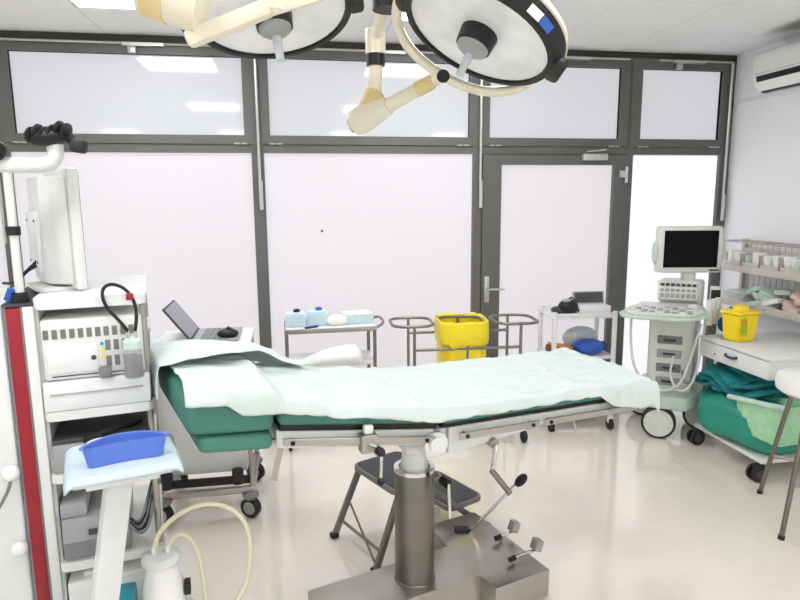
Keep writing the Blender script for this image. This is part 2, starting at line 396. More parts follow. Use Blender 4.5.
# side casting of the leg section and the seat section
for sgn in (-1, 1):
    slab(.03, .36, sgn * .225, sgn * .25, lambda s: .775 + max(0, s - .2) * .25, lambda s: zr(s) + .03, .004).obj('side_plate', 'offwhite', ot)
    slab(-.585, -.03, sgn * .235, sgn * .255, lambda s: zr(s) - .028, lambda s: zr(s) + .03, .004).obj('section_frame', 'offwhite', ot)
    slab(.34, .93, sgn * .235, sgn * .255, lambda s: zr(s) - .018, lambda s: zr(s) + .03, .004).obj('section_frame', 'offwhite', ot)
    for s0, s1 in ((-.575, -.04), (.06, .40), (.42, .90)):
        slab(s0, s1, sgn * .272, sgn * .282, lambda s: zr(s) - .012, lambda s: zr(s) + .014, .003).obj('accessory_rail', 'steel', ot)
        for s in (s0 + .03, s1 - .03):
            G().cyl((s, sgn * .25, zr(s)), (s, sgn * .286, zr(s)), .008, n=10).obj('rail_bolt', 'black', ot)
slab(-.59, -.575, -.25, .25, lambda s: zr(s) - .028, lambda s: zr(s) + .03, .002).obj('end_plate', 'offwhite', ot)
slab(.925, .94, -.25, .25, lambda s: zr(s) - .018, lambda s: zr(s) + .03, .002).obj('end_plate', 'offwhite', ot)
slab(-.58, -.02, -.25, .25, lambda s: zr(s) + .03, lambda s: zr(s) + .05, .003).obj('support_board', 'black', ot)
slab(.0, .93, -.25, .25, lambda s: zr(s) + .03, lambda s: zr(s) + .046, .003).obj('support_board', 'black', ot)
slab(-.585, -.01, -.265, .265, lambda s: zr(s) + .05, lambda s: zr(s) + .105, .018).obj('seat_cushion', 'green', ot)
slab(.0, .93, -.265, .265, lambda s: zr(s) + .046, lambda s: zr(s) + .10, .018).obj('leg_cushion', 'green', ot)
slab(-.83, -.605, -.262, .262, lambda s: .898 - (s + .6) * .08, lambda s: .955 - (s + .6) * .08, .018, skew=.075).obj('head_board_cushion', 'green', ot)
slab(-.865, -.595, -.272, .272, lambda s: .958 - (s + .6) * .08, lambda s: 1.082 - (s + .6) * .1, .035, skew=.075).obj('head_cushion', 'green', ot)
for t in (-.2, .2):
    G().bar((-.66, t, .905), (-.56, t, .905), .02, .012).obj('head_hinge', 'steel', ot)
G().bar((-.575, -.235, .895), (-.60, -.225, .78), .018, .018).obj('head_prop', 'steel', ot)
# rail clamps with knobs and levers
cl = G().bb(-.318, -.262, -.305, -.262, zr(-.29) - .035, zr(-.29) + .03, bev=.004).obj('rail_clamp', 'steel', ot)
G().bb(-.306, -.272, -.298, -.27, zr(-.29) + .03, zr(-.29) + .062, bev=.008).obj('clamp_block', 'offwhite', cl)
G().cyl((-.285, -.305, zr(-.29) - .01), (-.275, -.345, zr(-.29) - .012), .017, n=16).obj('clamp_screw', 'chrome', cl)
G().sph((-.268, -.352, zr(-.29) - .014), (.03, .03, .03)).obj('clamp_ball', 'black', cl)
g = G().cyl((-.268, -.355, zr(-.29) - .02), (-.272, -.36, zr(-.29) - .10), .0055, n=10); g.obj('clamp_lever', 'chrome', cl)
G().sph((-.272, -.36, zr(-.29) - .112), (.026, .026, .03)).obj('lever_knob', 'black', cl)
c2 = G().cyl((.075, -.10, .60), (.085, -.135, .595), .018).obj('column_lock', 'black', ot)
G().cyl((.085, -.14, .60), (.088, -.15, .46), .006, n=10).obj('lock_lever', 'chrome', c2)
cr = G().cyl((.21, -.235, .795), (.215, -.265, .79), .019).obj('crank_boss', 'steel', ot)
G().bar((.215, -.272, .79), (.195, -.285, .70), .018, .01, bev=.003).obj('crank_arm', 'chrome', cr)
G().cyl((.19, -.285, .70), (.245, -.33, .615), .011, n=12).obj('crank_handle', 'steel_dull', cr)
G().cyl((.56, -.272, .828), (.56, -.29, .80), .007, n=8).obj('rail_stop', 'steel', ot)
# pump lever and pedals on the pedestal
lv = G().cyl((.38, .24, .13), (.545, .105, .40), .008, n=10).obj('pump_lever', 'chrome', ot)
G().sph((.565, .09, .425), (.045, .045, .075), rot=frame_to((.16, -.13, .27))).obj('pump_grip', 'black', lv)
G().box((.35, .255, .146), (.07, .04, .014), rz=R(-20), bev=.006).obj('lever_boot', 'rubber', lv)
for x, y, L in ((.47, .10, .08), (.44, -.07, .12)):
    p = G().cyl((x, y, .165), (x + L, y + .015, .165), .007, n=10).obj('brake_pedal', 'chrome', ot)
    G().box((x + L, y + .015, .19), (.035, .045, .05), rz=R(20), bev=.005, rot=Matrix.Rotation(R(20), 4, 'Y')).obj('pedal_plate', 'steel', p)
    G().cyl((x - .03, y - .004, .162), (x - .0, y, .163), .012, n=12).obj('pedal_boss', 'black', p)
    G().cyl((x + .005, y, .138), (x + .005, y, .165), .009, n=10).obj('pedal_post', 'steel', p)

# ---- sheets on the table
Mt = Matrix.Translation((.45, 2.33, 0)) @ Matrix.Rotation(YAW, 4, 'Z')
ztop = lambda s: interp([(-.9, 1.125), (-.62, 1.10), (-.55, 1.045), (-.3, .995), (-.02, .962), (.1, .955), (.92, .958)], s)
hemN = lambda s: lerp([(-.86, 1.075), (-.79, 1.066), (-.745, 1.062), (-.70, 1.026), (-.60, 1.016), (-.35, .974), (-.16, .932), (-.02, .915), (.18, .913), (.38, .914), (.55, .918), (.66, .922), (.72, .875), (.85, .845), (.94, .835), (1.1, .83)], s)
FOLD_S, FOLD_V = (-.42, -.08, .27, .61), (.30, .55)
def crease(x, x0, w): return math.exp(-((x - x0) / w) ** 2)
def sheet_fn(u, v):
    L = 1.88; s = -.865 + L * u
    over = max(0, s - .925); s2 = min(s, .925 + .03 * (1 - math.exp(-over / .03)))
    drop = over * .95
    zt = ztop(s2) + .004
    zt += .006 * nz(s * 2.2, v * 3.0, 1) + .005 * nz(s * 6, v * 5, 7)
    rg = 1 - abs(nz(s * 3.1 + v * 2.5, v * 4.0 - s * 1.2, 11)) * 5
    zt += .008 * max(0, rg) + .005 * max(0, 1 - abs(nz(s * 6 - v * 3, v * 7 + s * 2, 5)) * 6)
    zt += sum(.005 * crease(s + .03 * (v - .5), f, .014) for f in FOLD_S) + sum(.004 * crease(v, f, .018) for f in FOLD_V)
    zt += .012 * math.exp(-((v - .33) / .10) ** 2) * max(0, math.sin((s + .5) * 2.2))
    near_h = max(.01, ztop(s2) - hemN(s)); far_h = .06
    W = .57; tot = far_h + W + near_h
    d_ = v * tot
    if d_ < far_h: t, z = .288, zt - (far_h - d_)
    elif d_ < far_h + W: t, z = .288 - (d_ - far_h) * (.576 / W), zt
    else:
        h = d_ - far_h - W; t, z = -.288 - .012 * math.sin(min(1, h / .04) * 1.5), zt - h
        t -= .014 * (nz(s * 7, h * 3, 5) + .6 * nz(s * 17, h * 3, 9)) * min(1, h / .05)
    # round the shoulders
    k = .03
    if far_h <= d_ <= far_h + k: z -= .010 * (1 - (d_ - far_h) / k) ** 2
    if far_h + W - k <= d_ <= far_h + W: z -= .010 * (1 - (far_h + W - d_) / k) ** 2
    z -= drop * (1 if d_ < far_h + W else .35)
    if over > 0 and d_ > far_h + W: t -= over * .1
    # left edge of the sheet runs obliquely: pulled right near the front
    s2 -= .10 * max(0, .22 - u) / .22 * max(0, .75 - v)
    return Mt @ Vector((s2, t, z))
sh = G().grid(260, 110, sheet_fn).obj('drape_sheet', 'sheet', smooth=70, solid=.003)
tag(sh, 'long pale mint sheet draped over the operating table', 'sheet')
def pillow_fn(u, v):
    tn = -.06 + .25 * u
    t = .36 - (.36 - tn) * v; s = -1.06 + .66 * u + .04 * v
    edge = -.972 + .145 * (.27 - t)                 # skewed end of the head cushion
    base = interp([(-1.0, 1.14), (-.86, 1.135), (-.6, 1.118), (-.4, 1.035), (-.2, 1.005)], s) + .012
    hump = .035 * math.exp(-((s + .78) / .18) ** 2) * math.exp(-((t - .18) / .14) ** 2)
    z = base + hump + .006 * nz(s * 5, t * 5, 9) + .006 * nz(s * 12, t * 12, 4) + .006 * max(0, 1 - abs(nz(s * 5 + 3, t * 6, 2)) * 5)
    if t > .28: z -= (t - .28) * 1.0
    if s < edge:
        dd = edge - s; z -= dd * (1.1 + 1.3 * max(0, t + .06) / .4); s = edge - .012 * (1 - math.exp(-dd / .02)) - .05 * dd
    return Mt @ Vector((s, min(t, .305), z))
tag(G().grid(110, 70, pillow_fn).obj('paper_sheet', 'sheet_top', smooth=70, solid=.003), 'smaller white paper sheet spread over the raised head end of the table', 'sheet')

# ================================================================ STEP STOOL
ss = thing('step_stool', 'folding two-step stool with charcoal ribbed treads behind the table column', 'step stool', (.47, 2.86, 0), R(26))
# local x = towards lower step, local y = width
def tread(name, x0, x1, z):
    G().prism(rrect(x0, x1, -.19, .19, .035), z - .03, z - .004, bev=.003).obj(name + '_frame', 'grey_leg', ss)
    G().prism(rrect(x0 + .012, x1 - .012, -.178, .178, .03), z - .004, z).obj(name + '_mat', 'charcoal', ss)
tread('top_tread', -.15, .14, .38); tread('lower_tread', .17, .40, .20)
for sg in (-1, 1):
    y = sg * .172
    G().bar((-.11, y, .36), (-.25, y * 1.10 + .02, .008), .022, .03, bev=.003).obj('leg', 'grey_leg', ss)
    G().bar((.02, y * .98, .36), (.43, y * 1.06, .008), .022, .03, bev=.003).obj('leg', 'grey_leg', ss)
    G().box((-.25, y * 1.10 + .02, .014), (.04, .032, .028), bev=.004).obj('foot_cap', 'rubber', ss)
    G().box((.43, y * 1.06, .014), (.04, .032, .028), bev=.004).obj('foot_cap', 'rubber', ss)
G().bar((-.178, .175, .19), (-.247, -.17, .035), .006, .014).obj('strut', 'grey_leg', ss)
G().cyl((-.215, -.18, .09), (-.215, .20, .09), .008).obj('cross_bar', 'grey_leg', ss)
G().cyl((.33, -.18, .095), (.33, .18, .095), .009).obj('cross_bar', 'grey_leg', ss)

# ================================================================ SURGICAL LAMPS
hub = thing('lamp_ceiling_mount', 'cream ceiling column with black end cap carrying the surgical lamps', 'lamp mount', (.352, 2.25, CZ))
G().cyl((0, 0, -.03), (0, 0, 0), .16, n=32).obj('ceiling_flange', 'cream', hub)
G().cyl((0, 0, -.375), (0, 0, -.03), .052, n=28).obj('column', 'cream', hub)
G().cyl((0, 0, -.20), (0, 0, -.10), .065, n=28).obj('bearing', 'cream_dark', hub)
g = G().cyl((0, 0, -.43), (0, 0, -.375), .058, n=28); g.obj('end_cap', 'black', hub)
def lamp_head(root, c, nrm, r, xh, sticker):
    M = Matrix.Translation(c) @ frame_to(nrm, xh)     # local +z = light side
    G().lathe([(0, -.12), (r * .45, -.115), (r * .80, -.085), (r * 1.04, -.058), (r * 1.065, -.042), (r * 1.04, -.037), (r * .9, -.038), (0, -.039)], 44, M).obj('shell', 'cream', root)
    h = G().lathe([(r * .99, -.042), (r * 1.05, -.036), (r * 1.045, -.022), (r * .965, .012), (r * .90, .013), (r * .885, -.006), (r * .88, -.03)], 8 * 6, M).obj('rim', 'black', root)
    for k in (0, 1):   # bumper corners
        a = math.pi * k
        G().box(M @ Vector((math.cos(a) * r * 1.02, math.sin(a) * r * 1.02, -.006)), (.05, .13, .035), rot=M.to_3x3().to_4x4() @ Matrix.Rotation(a, 4, 'Z'), bev=.014).obj('bumper', 'black', h)
    ln = G().lathe([(0, -.008), (r * .2, -.007), (r * .55, -.003), (r * .89, .003), (r * .89, -.03), (0, -.036)], 44, M).obj('lens', 'lens', root)
    G().lathe([(0, -.03), (r * .235, -.03), (r * .235, .0), (r * .22, .045), (0, .045)], 32, M).obj('lamp_hub', 'black', root)
    G().lathe([(0, .044), (r * .20, .044), (r * .19, .055), (r * .07, .075), (0, .075)], 28, M).obj('handle_base', 'grey_dev', root)
    G().lathe([(0, .07), (.014, .07), (.0125, .14), (.014, .148), (0, .15)], 16, M).obj('handle', 'clear_wrap', root)
    if sticker:
        for k, (a0, mt) in enumerate(((sticker + .1, 'white'), (sticker - .1, 'label_blue'))):
            a = a0; st = frame_to((math.cos(a), math.sin(a), .0), (-math.sin(a), math.cos(a), 0))
            G().box(M @ Vector((math.cos(a) * r * 1.012, math.sin(a) * r * 1.012, -.0055)), (.026, .050, .003), rot=M.to_3x3().to_4x4() @ Matrix.Rotation(a, 4, 'Z') @ Matrix.Rotation(R(58), 4, 'Y')).obj('rating_label', mt, h)
    return M
def camvec(x, y, z):   # direction given as right / down / forward of the room view, turned to room axes
    return Vector(rt) * x - Vector(up) * y - Vector(bk) * z
rl = thing('surgical_lamp', 'tilted round surgical lamp with a blue and white label on its black rim', 'surgical lamp', (.352, 2.25, 2.40))
Lr = Matrix.Translation((-.352, -2.25, -2.40))
cR, nR = Vector((.612, 2.05, 2.215)), camvec(-.426, .90, -.08)
MR = lamp_head(rl, Lr @ cR, nR, .268, camvec(.9, .43, .0), .95)
# its arm: horizontal arm, drop collar, elbow and yoke
A0, A1 = Vector((.352, 2.25, 2.44)), Vector((.352, 2.62, 2.40))
G().tube([Lr @ Vector(p) for p in ((.352, 2.25, 2.40), (.352, 2.45, 2.37), (.352, 2.62, 2.335))], .022, n=14).obj('swing_arm', 'cream', rl)
G().cyl(Lr @ Vector((.352, 2.62, 2.365)), Lr @ Vector((.352, 2.62, 2.27)), .041, n=24).obj('drop_collar', 'cream', rl)
G().cyl(Lr @ Vector((.352, 2.62, 2.27)), Lr @ Vector((.352, 2.62, 2.225)), .038, n=24).obj('drop_ring', 'black', rl)
G().cyl(Lr @ Vector((.352, 2.62, 2.225)), Lr @ Vector((.345, 2.62, 2.10)), .028, n=20).obj('drop_tube', 'cream', rl)
def yoke(root, M, r, a0, a1, ap, z):
    pts = []
    for k in range(21):
        a = a0 + (a1 - a0) * k / 20; e = abs(k - 10) / 10
        rr = r * (1.19 - .12 * e ** 2); pts.append(M @ Vector((math.cos(a) * rr, math.sin(a) * rr, z - (z + .02) * e ** 3)))
    G().tube(pts, .018, n=12).obj('yoke', 'cream', root)
    for a in (a0, a1):
        G().cyl(M @ Vector((math.cos(a) * r * .99, math.sin(a) * r * .99, -.03)), M @ Vector((math.cos(a) * r * 1.12, math.sin(a) * r * 1.12, -.02)), .024, n=14).obj('yoke_pin', 'cream', root)
    return M @ Vector((math.cos(ap) * r * 1.2, math.sin(ap) * r * 1.2, z))
piv = yoke(rl, MR, .268, R(182), R(318), R(256), .035)
zc = (MR.to_3x3() @ Vector((0, 0, 1)))
vw = camvec(.06, .38, -.92)
G().cyl(piv - vw * .02, piv + vw * .024, .024, n=18).obj('yoke_pivot', 'black', rl)
E_ = Vector((.285, 2.56, 2.005)); piv_w = piv + Vector((.352, 2.25, 2.40)); dv = (piv_w - E_).normalized()
G().cyl(Lr @ Vector((.345, 2.62, 2.12)), Lr @ Vector((.315, 2.60, 2.04)), .040, .046, n=20).obj('elbow_cap', 'cream_dark', rl)
G().tube([Lr @ (E_ - dv * .045), Lr @ (E_ - dv * .035), Lr @ E_, Lr @ (E_ + dv * .06), Lr @ (E_ + dv * .13)], lambda t: (.032, .048, .056, .046, .034)[int(round(t * 4))], n=20).obj('elbow_joint', 'cream', rl)
G().cyl(Lr @ (E_ - dv * .052 + vw * .01), Lr @ (E_ - dv * .04 + vw * .01), .03, n=18).obj('elbow_screw', 'chrome', rl)
G().cyl(Lr @ (E_ + dv * .10), Lr @ (piv_w), .029, .022, n=18).obj('spring_arm', 'cream', rl)
G().cyl(Lr @ (piv_w - dv * .11), Lr @ (piv_w - dv * .04), .029, .027, n=18).obj('arm_sleeve', 'cream_dark', rl)

ll = thing('surgical_lamp', 'surgical lamp facing down beside the yellowed joint, without a label on its rim', 'surgical lamp', (.352, 2.25, 2.62))
Ll = Matrix.Translation((-.352, -2.25, -2.62))
cL, nL = Vector((-.038, 1.98, 2.235)), camvec(.183, .977, -.107)
ML = lamp_head(ll, Ll @ cL, nL, .242, camvec(1, -.04, 0), None)
jc = Vector((-.262, 1.62, 2.165)); ax = camvec(.93, .30, .1).normalized()
G().tube([Ll @ Vector(p) for p in ((.352, 2.25, 2.62), (.0, 2.1, 2.62), (-.262, 1.64, 2.60))], .026, n=14).obj('swing_arm', 'cream', ll)
G().cyl(Ll @ Vector((-.262, 1.64, 2.62)), Ll @ Vector((-.262, 1.63, 2.20)), .034, n=22).obj('drop_tube', 'cream', ll)
G().cyl(Ll @ (jc - ax * .055), Ll @ (jc + ax * .0), .062, n=28).obj('joint_sleeve', 'cream_dark', ll)
G().cyl(Ll @ (jc + ax * .0), Ll @ (jc + ax * .075), .060, n=28).obj('joint_housing', 'cream', ll)
G().cyl(Ll @ (jc - ax * .066), Ll @ (jc - ax * .055), .056, n=28).obj('joint_cap', 'offwhite', ll)
Y0_, Y1_, Y2_ = Vector((-.235, 1.62, 2.07)), Vector((-.03, 1.62, 2.155)), Vector((.17, 1.78, 2.265))
G().bar(Ll @ Y0_, Ll @ Y1_, .045, .042, bev=.014).obj('yoke_arm', 'cream', ll)
G().bar(Ll @ (Y1_ - (Y2_ - Y1_) * .08), Ll @ Y2_, .045, .042, bev=.014).obj('yoke_arm', 'cream', ll)
G().cyl(Ll @ Y2_, Ll @ (cL + (ML.to_3x3() @ Vector((.235, 0, -.03)))), .02, n=14).obj('yoke_pin', 'cream', ll)
G().cyl(Ll @ (Y1_ + Vector((0, 0, -.01))), Ll @ (Y1_ + Vector((0, .0, .04))), .026, n=18).obj('yoke_pivot', 'cream', ll)

# ================================================================ EQUIPMENT TOWER (front-left)
tw = thing('equipment_tower', 'white equipment tower with a red striped post and stacked shelves', 'equipment cart', (-.792, 2.05, 0), YAW)
# local x runs along the front, local y to the back, front face at y = 0
G().prism(rrect(-.30, -.088, .0, .52, .012), .10, 1.375, bev=.004).obj('side_panel', 'white', tw)
G().bb(-.085, -.078, -.004, .5, .10, 1.378).obj('post_trim', 'grey_mid', tw, smooth=0)
G().bb(-.078, -.040, -.008, .5, .10, 1.375, bev=.003).obj('post_stripe', 'red', tw)
G().bb(-.040, -.034, -.004, .5, .10, 1.378).obj('post_trim', 'grey_mid', tw, smooth=0)
G().bb(-.034, -.004, -.006, .5, .10, 1.378, bev=.004).obj('post_edge', 'offwhite', tw)
G().bb(-.087, -.004, -.006, .5, 1.378, 1.388, bev=.002).obj('post_cap', 'dev_dark', tw)
for z in (.858, .603):
    k = G().sph((-.108, -.02, z), (.052, .045, .052)).obj('hook_knob', 'white_gloss', tw)
    G().cyl((-.108, .0, z), (-.108, -.015, z), .012).obj('knob_stem', 'grey_dev', k)
G().tube([(-.108, -.03, .84), (-.12, -.03, .80), (-.17, -.02, .72), (-.24, -.012, .64), (-.31, 0, .58)], .005, smooth=2).obj('hanging_cord', 'grey_mid', tw)
for x, y in ((.305, .02), (.305, .50)):
    G().cyl((x, y, .10), (x, y, 1.36), .011, n=12).obj('rear_post', 'steel', tw)
shelves = ((1.372, .03), (1.095, .03), (.815, .03), (.545, .02), (.16, .03))
G().prism(rrect(-.004, .318, -.015, .52, .02), 1.365, 1.40, bev=.005).obj('shelf', 'white', tw)
for z in (1.035, .825, .515, .15):
    G().prism(rrect(-.004, .318, -.012, .52, .02), z - .03, z, bev=.004).obj('shelf', 'offwhite', tw)
G().bb(-.004, .005, .02, .5, .15, 1.365).obj('inner_panel', 'offwhite', tw, smooth=0)
for x, y in ((-.25, .05), (.28, .05), (-.25, .46), (.28, .46)):
    c = G().cyl((x - .015, y, .05), (x + .015, y, .05), .05, n=20).obj('castor', 'rubber', tw)
    G().bb(x - .02, x + .02, y - .02, y + .02, .06, .12).obj('castor_fork', 'steel', c)
G().bb(-.29, .315, .02, .5, .10, .13).obj('base_plate', 'grey_mid', tw, smooth=0)
dr = G().bb(.0, .312, -.012, .46, 1.036, 1.132, bev=.006).obj('drawer', 'white', tw)
G().bb(.02, .29, -.016, -.008, 1.090, 1.094).obj('drawer_line', 'grid', dr, smooth=0)

def on_tower(name, label, cat, x, y, z): return thing(name, label, cat, Mtw @ Vector((x, y, z)), YAW)
Mtw = Matrix.Translation((-.792, 2.05, 0)) @ Matrix.Rotation(YAW, 4, 'Z')
vp = on_tower('video_processor', 'light grey video processor with vent slots and a flap below the top shelf', 'medical device', 0, 0, 1.136)
G().bb(.008, .30, -.004, .44, .0, .195, bev=.008).obj('case', 'offwhite', vp)
for k in range(11):
    G().box((.022 + k * .0245, -.005, .148), (.015, .004, .030), bev=.001).obj('vent_slot', 'vent', vp, smooth=0)
for r_ in range(2):
    for k in range(4):
        G().box((.195 + k * .0245, -.005, .102 - r_ * .052), (.015, .004, .034), bev=.001).obj('vent_slot', 'vent', vp, smooth=0)
f = G().bb(.02, .165, -.009, -.002, .022, .112, bev=.003).obj('flap', 'white', vp)
G().cyl((.152, -.012, .066), (.152, -.006, .066), .008, n=14).obj('flap_lock', 'dev_dark', f)
for k, mt in enumerate(('teal_box', 'yellow', 'yellow')):
    G().cyl((.178, -.010, .108 - k * .02), (.178, -.003, .108 - k * .02), .0055, n=12).obj('socket', mt, vp)
G().bb(.03, .28, -.005, .0, .010, .014).obj('case_seam', 'dev_dark', vp, smooth=0)
kn = G().cyl((.30, .05, .15), (.326, .05, .15), .024, n=20).obj('side_knob', 'white', vp)
G().bb(.30, .318, .02, .10, .03, .09, bev=.006).obj('side_port', 'darkred', vp)
wb = on_tower('water_bottle', 'small capped water bottle with a black looped hose on the tower drawer', 'bottle', .268, -.045, 1.134)
G().lathe([(0, 0), (.028, 0), (.030, .004), (.030, .085), (.026, .095), (0, .095)], 22).obj('bottle_body', 'glass_jar', wb)
G().lathe([(0, .004), (.027, .004), (.027, .07), (0, .07)], 20).obj('bottle_water', 'jar_dark', wb)
G().lathe([(0, .095), (.028, .095), (.028, .120), (.018, .128), (0, .128)], 22).obj('bottle_cap', 'pack_green', wb)
for x in (-.008, .012): G().cyl((x, 0, .12), (x, 0, .155), .005, n=8).obj('hose_nipple', 'chrome', wb)
G().tube([(-.008, 0, .15), (-.03, 0, .185), (-.07, .01, .235), (-.078, .02, .285), (-.05, .03, .305), (-.005, .02, .285), (.018, .01, .24), (.02, 0, .195), (.012, 0, .15)], .0055, smooth=2).obj('hose', 'black', wb)
G().box((.004, -.002, .262), (.022, .006, .022), rz=.2, bev=.002).obj('hose_tag', 'red', wb)
tag(G().bb(0, .035, -.02, .01, 0, .034, bev=.003).obj('power_adapter', 'grey_mid'), 'small grey cube left in front of the video processor vents', 'device').matrix_world = Matrix.Translation(Mtw @ Vector((.165, -.006, 1.136))) @ Matrix.Rotation(YAW, 4, 'Z')
ls = on_tower('light_source', 'grey device with dark top on the second shelf of the tower', 'medical device', 0, 0, .826)
G().bb(.008, .298, -.006, .42, .0, .095, bev=.006).obj('case', 'grey_dev', ls)
G().bb(.008, .298, .0, .42, .097, .11, bev=.004).obj('top_cover', 'dev_dark', ls)
G().bb(.10, .16, -.03, .0, .10, .125, bev=.005).obj('cable_plug', 'black', ls)
G().tube([(.13, -.02, .115), (.18, 0, .13), (.24, .04, .12), (.27, .1, .112)], .008, smooth=1).obj('cable', 'black', ls)
co2 = on_tower('insufflator', 'grey boxy device with cables on the third shelf of the tower', 'medical device', 0, 0, .516)
G().bb(.012, .215, -.006, .36, .006, .15, bev=.006).obj('case', 'grey_dev', co2)
G().bb(.014, .213, -.010, -.004, .012, .065).obj('front_strip', 'grey_mid', co2, smooth=0)
G().bb(.09, .15, -.011, -.004, .085, .105).obj('nameplate', 'dev_dark', co2, smooth=0)
G().bb(.012, .09, .0, .30, .152, .20, bev=.004).obj('top_module', 'grey_dev', co2)
for k in range(5):
    G().tube([(.2, .02 + .03 * k, .10 - .01 * k), (.25, -.02, .05 + .01 * k), (.285, -.01 + .02 * k, .10 + .02 * k), (.295, .05, .18 + .01 * k)], .005, smooth=2, n=8).obj('cable', 'rubber' if k % 2 else 'grey_mid', co2)
pu = on_tower('printer', 'pale printer box with a ribbed top on the bottom shelf of the tower', 'printer', 0, 0, .151)
G().bb(.012, .30, -.008, .40, .0, .29, bev=.012).obj('case', 'offwhite', pu)
G().bb(.02, .29, -.012, -.004, .06, .07).obj('paper_slot', 'dev_dark', pu, smooth=0)
G().bb(.06, .14, .02, .05, .29, .305, bev=.003).obj('latch', 'pack_white', pu)

# monitor on the tower, seen from behind
mo = on_tower('endoscopy_monitor', 'white flat monitor on the tower, seen from behind and turned to the windows', 'monitor', .055, .27, 1.401)
mo.rotation_euler = (0, 0, R(120))
G().bb(-.18, .18, -.035, .0, .004, .40, bev=.01).obj('bezel', 'offwhite', mo)
G().bb(-.165, .165, -.037, -.034, .02, .385).obj('screen', 'screen', mo, smooth=0)
G().prism([(-.165, 0), (-.12, .035), (-.06, .065), (.13, .065), (.165, 0)], .02, .375, bev=.01).obj('back_shell', 'offwhite', mo)
G().bb(-.04, .12, .06, .078, .06, .26, bev=.006).obj('back_panel', 'white', mo)
for z in (.09, .23):
    for x in (-.025, .10): G().cyl((x, .074, z), (x, .081, z), .004, n=8).obj('screw', 'dev_dark', mo)
G().prism(rrect(-.12, .12, -.06, .10, .03), 0, .012, bev=.003).obj('stand_foot', 'offwhite', mo)
for k in range(2): G().tube([(.0, .07, .08 + .02 * k), (.05, .10, .06), (.10, .13 + .01 * k, .012), (.17, .16, .008)], .005, smooth=2).obj('cable', 'black', mo)

# pole with arm on top of the red post
pl = thing('support_pole', 'white pole on the tower post with a curved arm and black ribbed grip', 'support arm', Mtw @ Vector((-.04, .03, 1.389)), 0)
G().cyl((0, 0, 0), (0, 0, .03), .025, n=20).obj('pole_socket', 'black', pl)
G().cyl((-.035, 0, .005), (-.02, 0, .04), .014, n=12).obj('blue_clip', 'bright_blue', pl)
G().cyl((0, 0, .02), (0, 0, .41), .0125, n=16).obj('pole', 'offwhite', pl)
G().cyl((-.024, 0, .18), (-.024, 0, .41), .0045, n=8).obj('guide_rod', 'steel', pl)
G().cyl((0, 0, .205), (0, 0, .232), .020, n=18).obj('pole_clamp', 'black', pl)
G().tube([(-.10, -.02, .415), (-.03, 0, .415), (.04, 0, .413), (.10, 0, .413), (.13, 0, .423), (.14, 0, .445), (.14, 0, .475)], .0235, n=14, smooth=1).obj('curved_arm', 'offwhite', pl)
G().sph((-.02, -.03, .455), (.075, .06, .065)).obj('arm_knob', 'black', pl)
hd = G().sph((.125, -.01, .495), (.125, .08, .055), rot=Matrix.Rotation(R(-8), 4, 'Y')).obj('grip_body', 'black', pl)
for k in range(6):
    G().sph((.08 + .02 * k, -.012, .501 + .006 * math.sin(k * 2) + .003 * k), (.022, .082, .050), rot=Matrix.Rotation(R(18), 4, 'Y'), u=12, v=8).obj('grip_rib', 'rubber', hd)
G().box((.21, -.01, .470), (.045, .05, .042), bev=.012, rot=Matrix.Rotation(R(10), 4, 'Y')).obj('grip_button', 'rubber', hd)
G().bar((.17, -.01, .505), (.20, -.01, .48), .03, .03, bev=.01).obj('grip_link', 'black', hd)

# ================================================================ TRAY STAND, KIDNEY DISH, SUCTION UNIT
ts = thing('tray_stand', 'pale stand with a slanted post carrying a small tray', 'tray stand', (-.515, 1.84, 0), R(17))
G().bar((-.17, -.06, .05), (-.01, -.03, .935), .052, .07, bev=.006).obj('post', 'offwhite', ts)
G().prism(rrect(-.30, .02, -.22, .12, .05), .02, .055, bev=.008).obj('foot_plate', 'offwhite', ts)
for x, y in ((-.25, -.17), (-.03, -.17), (-.25, .08), (-.03, .08)): G().cyl((x, y, 0), (x, y, .02), .025).obj('foot', 'rubber', ts)
G().prism(rrect(-.14, .135, -.13, .13, .015), .935, .952, bev=.003).obj('tray', 'offwhite', ts)
G().bb(-.10, .09, -.11, .12, .915, .935, bev=.003).obj('tray_bracket', 'offwhite', ts)
Mts = Matrix.Translation((-.515, 1.84, 0)) @ Matrix.Rotation(R(17), 4, 'Z')
def pad_fn(u, v):
    x = -.15 + .30 * u; y = -.145 + .285 * v
    e = max(0, abs(x) - .135) + max(0, abs(y) - .128)
    return Mts @ Vector((x, y, .9585 + .0045 * nz(x * 14, y * 14, 1) + .003 - e * 1.0 * .9))
tag(G().grid(36, 36, pad_fn).obj('absorbent_pad', 'pad', smooth=70, solid=.006), 'pale blue absorbent pad spread on the small tray', 'pad')
def kidney(k, sc):
    a = 2 * math.pi * k / 48
    x = math.cos(a) * .112; y = math.sin(a) * .036
    y += -.036 * (x / .112) ** 2 + .03
    return x * sc, y * sc
def dish(g, prof, n=48):
    rings = [[g.bm.verts.new((*kidney(k, sc), z)) for k in range(n)] for sc, z in prof]
    for A, B in zip(rings, rings[1:]):
        for k in range(n): g.bm.faces.new((A[k], A[(k + 1) % n], B[(k + 1) % n], B[k]))
    g.bm.faces.new(rings[0][::-1]); g.bm.faces.new(rings[-1]); return g
kd = thing('kidney_dish', 'bright blue plastic kidney dish on the padded tray', 'dish', Mts @ Vector((.008, -.06, .9665)), R(18))
dish(G(), [(.84, 0), (.88, .003), (.98, .054), (1.05, .056), (1.05, .059), (.95, .058), (.84, .006), (.80, .005)]).obj('bowl', 'blue', kd)
dish(G(), [(1.045, .0505), (1.06, .0505), (1.06, .0535), (1.045, .0535)]).obj('rim', 'blue', kd) if False else None
tag(G().sph((0, 0, .012), (.09, .04, .024)).obj('gauze_pack', 'pack_white'), 'crumpled white gauze behind the blue kidney dish', 'gauze').matrix_world = Mts @ Matrix.Translation((-.05, .10, .963))

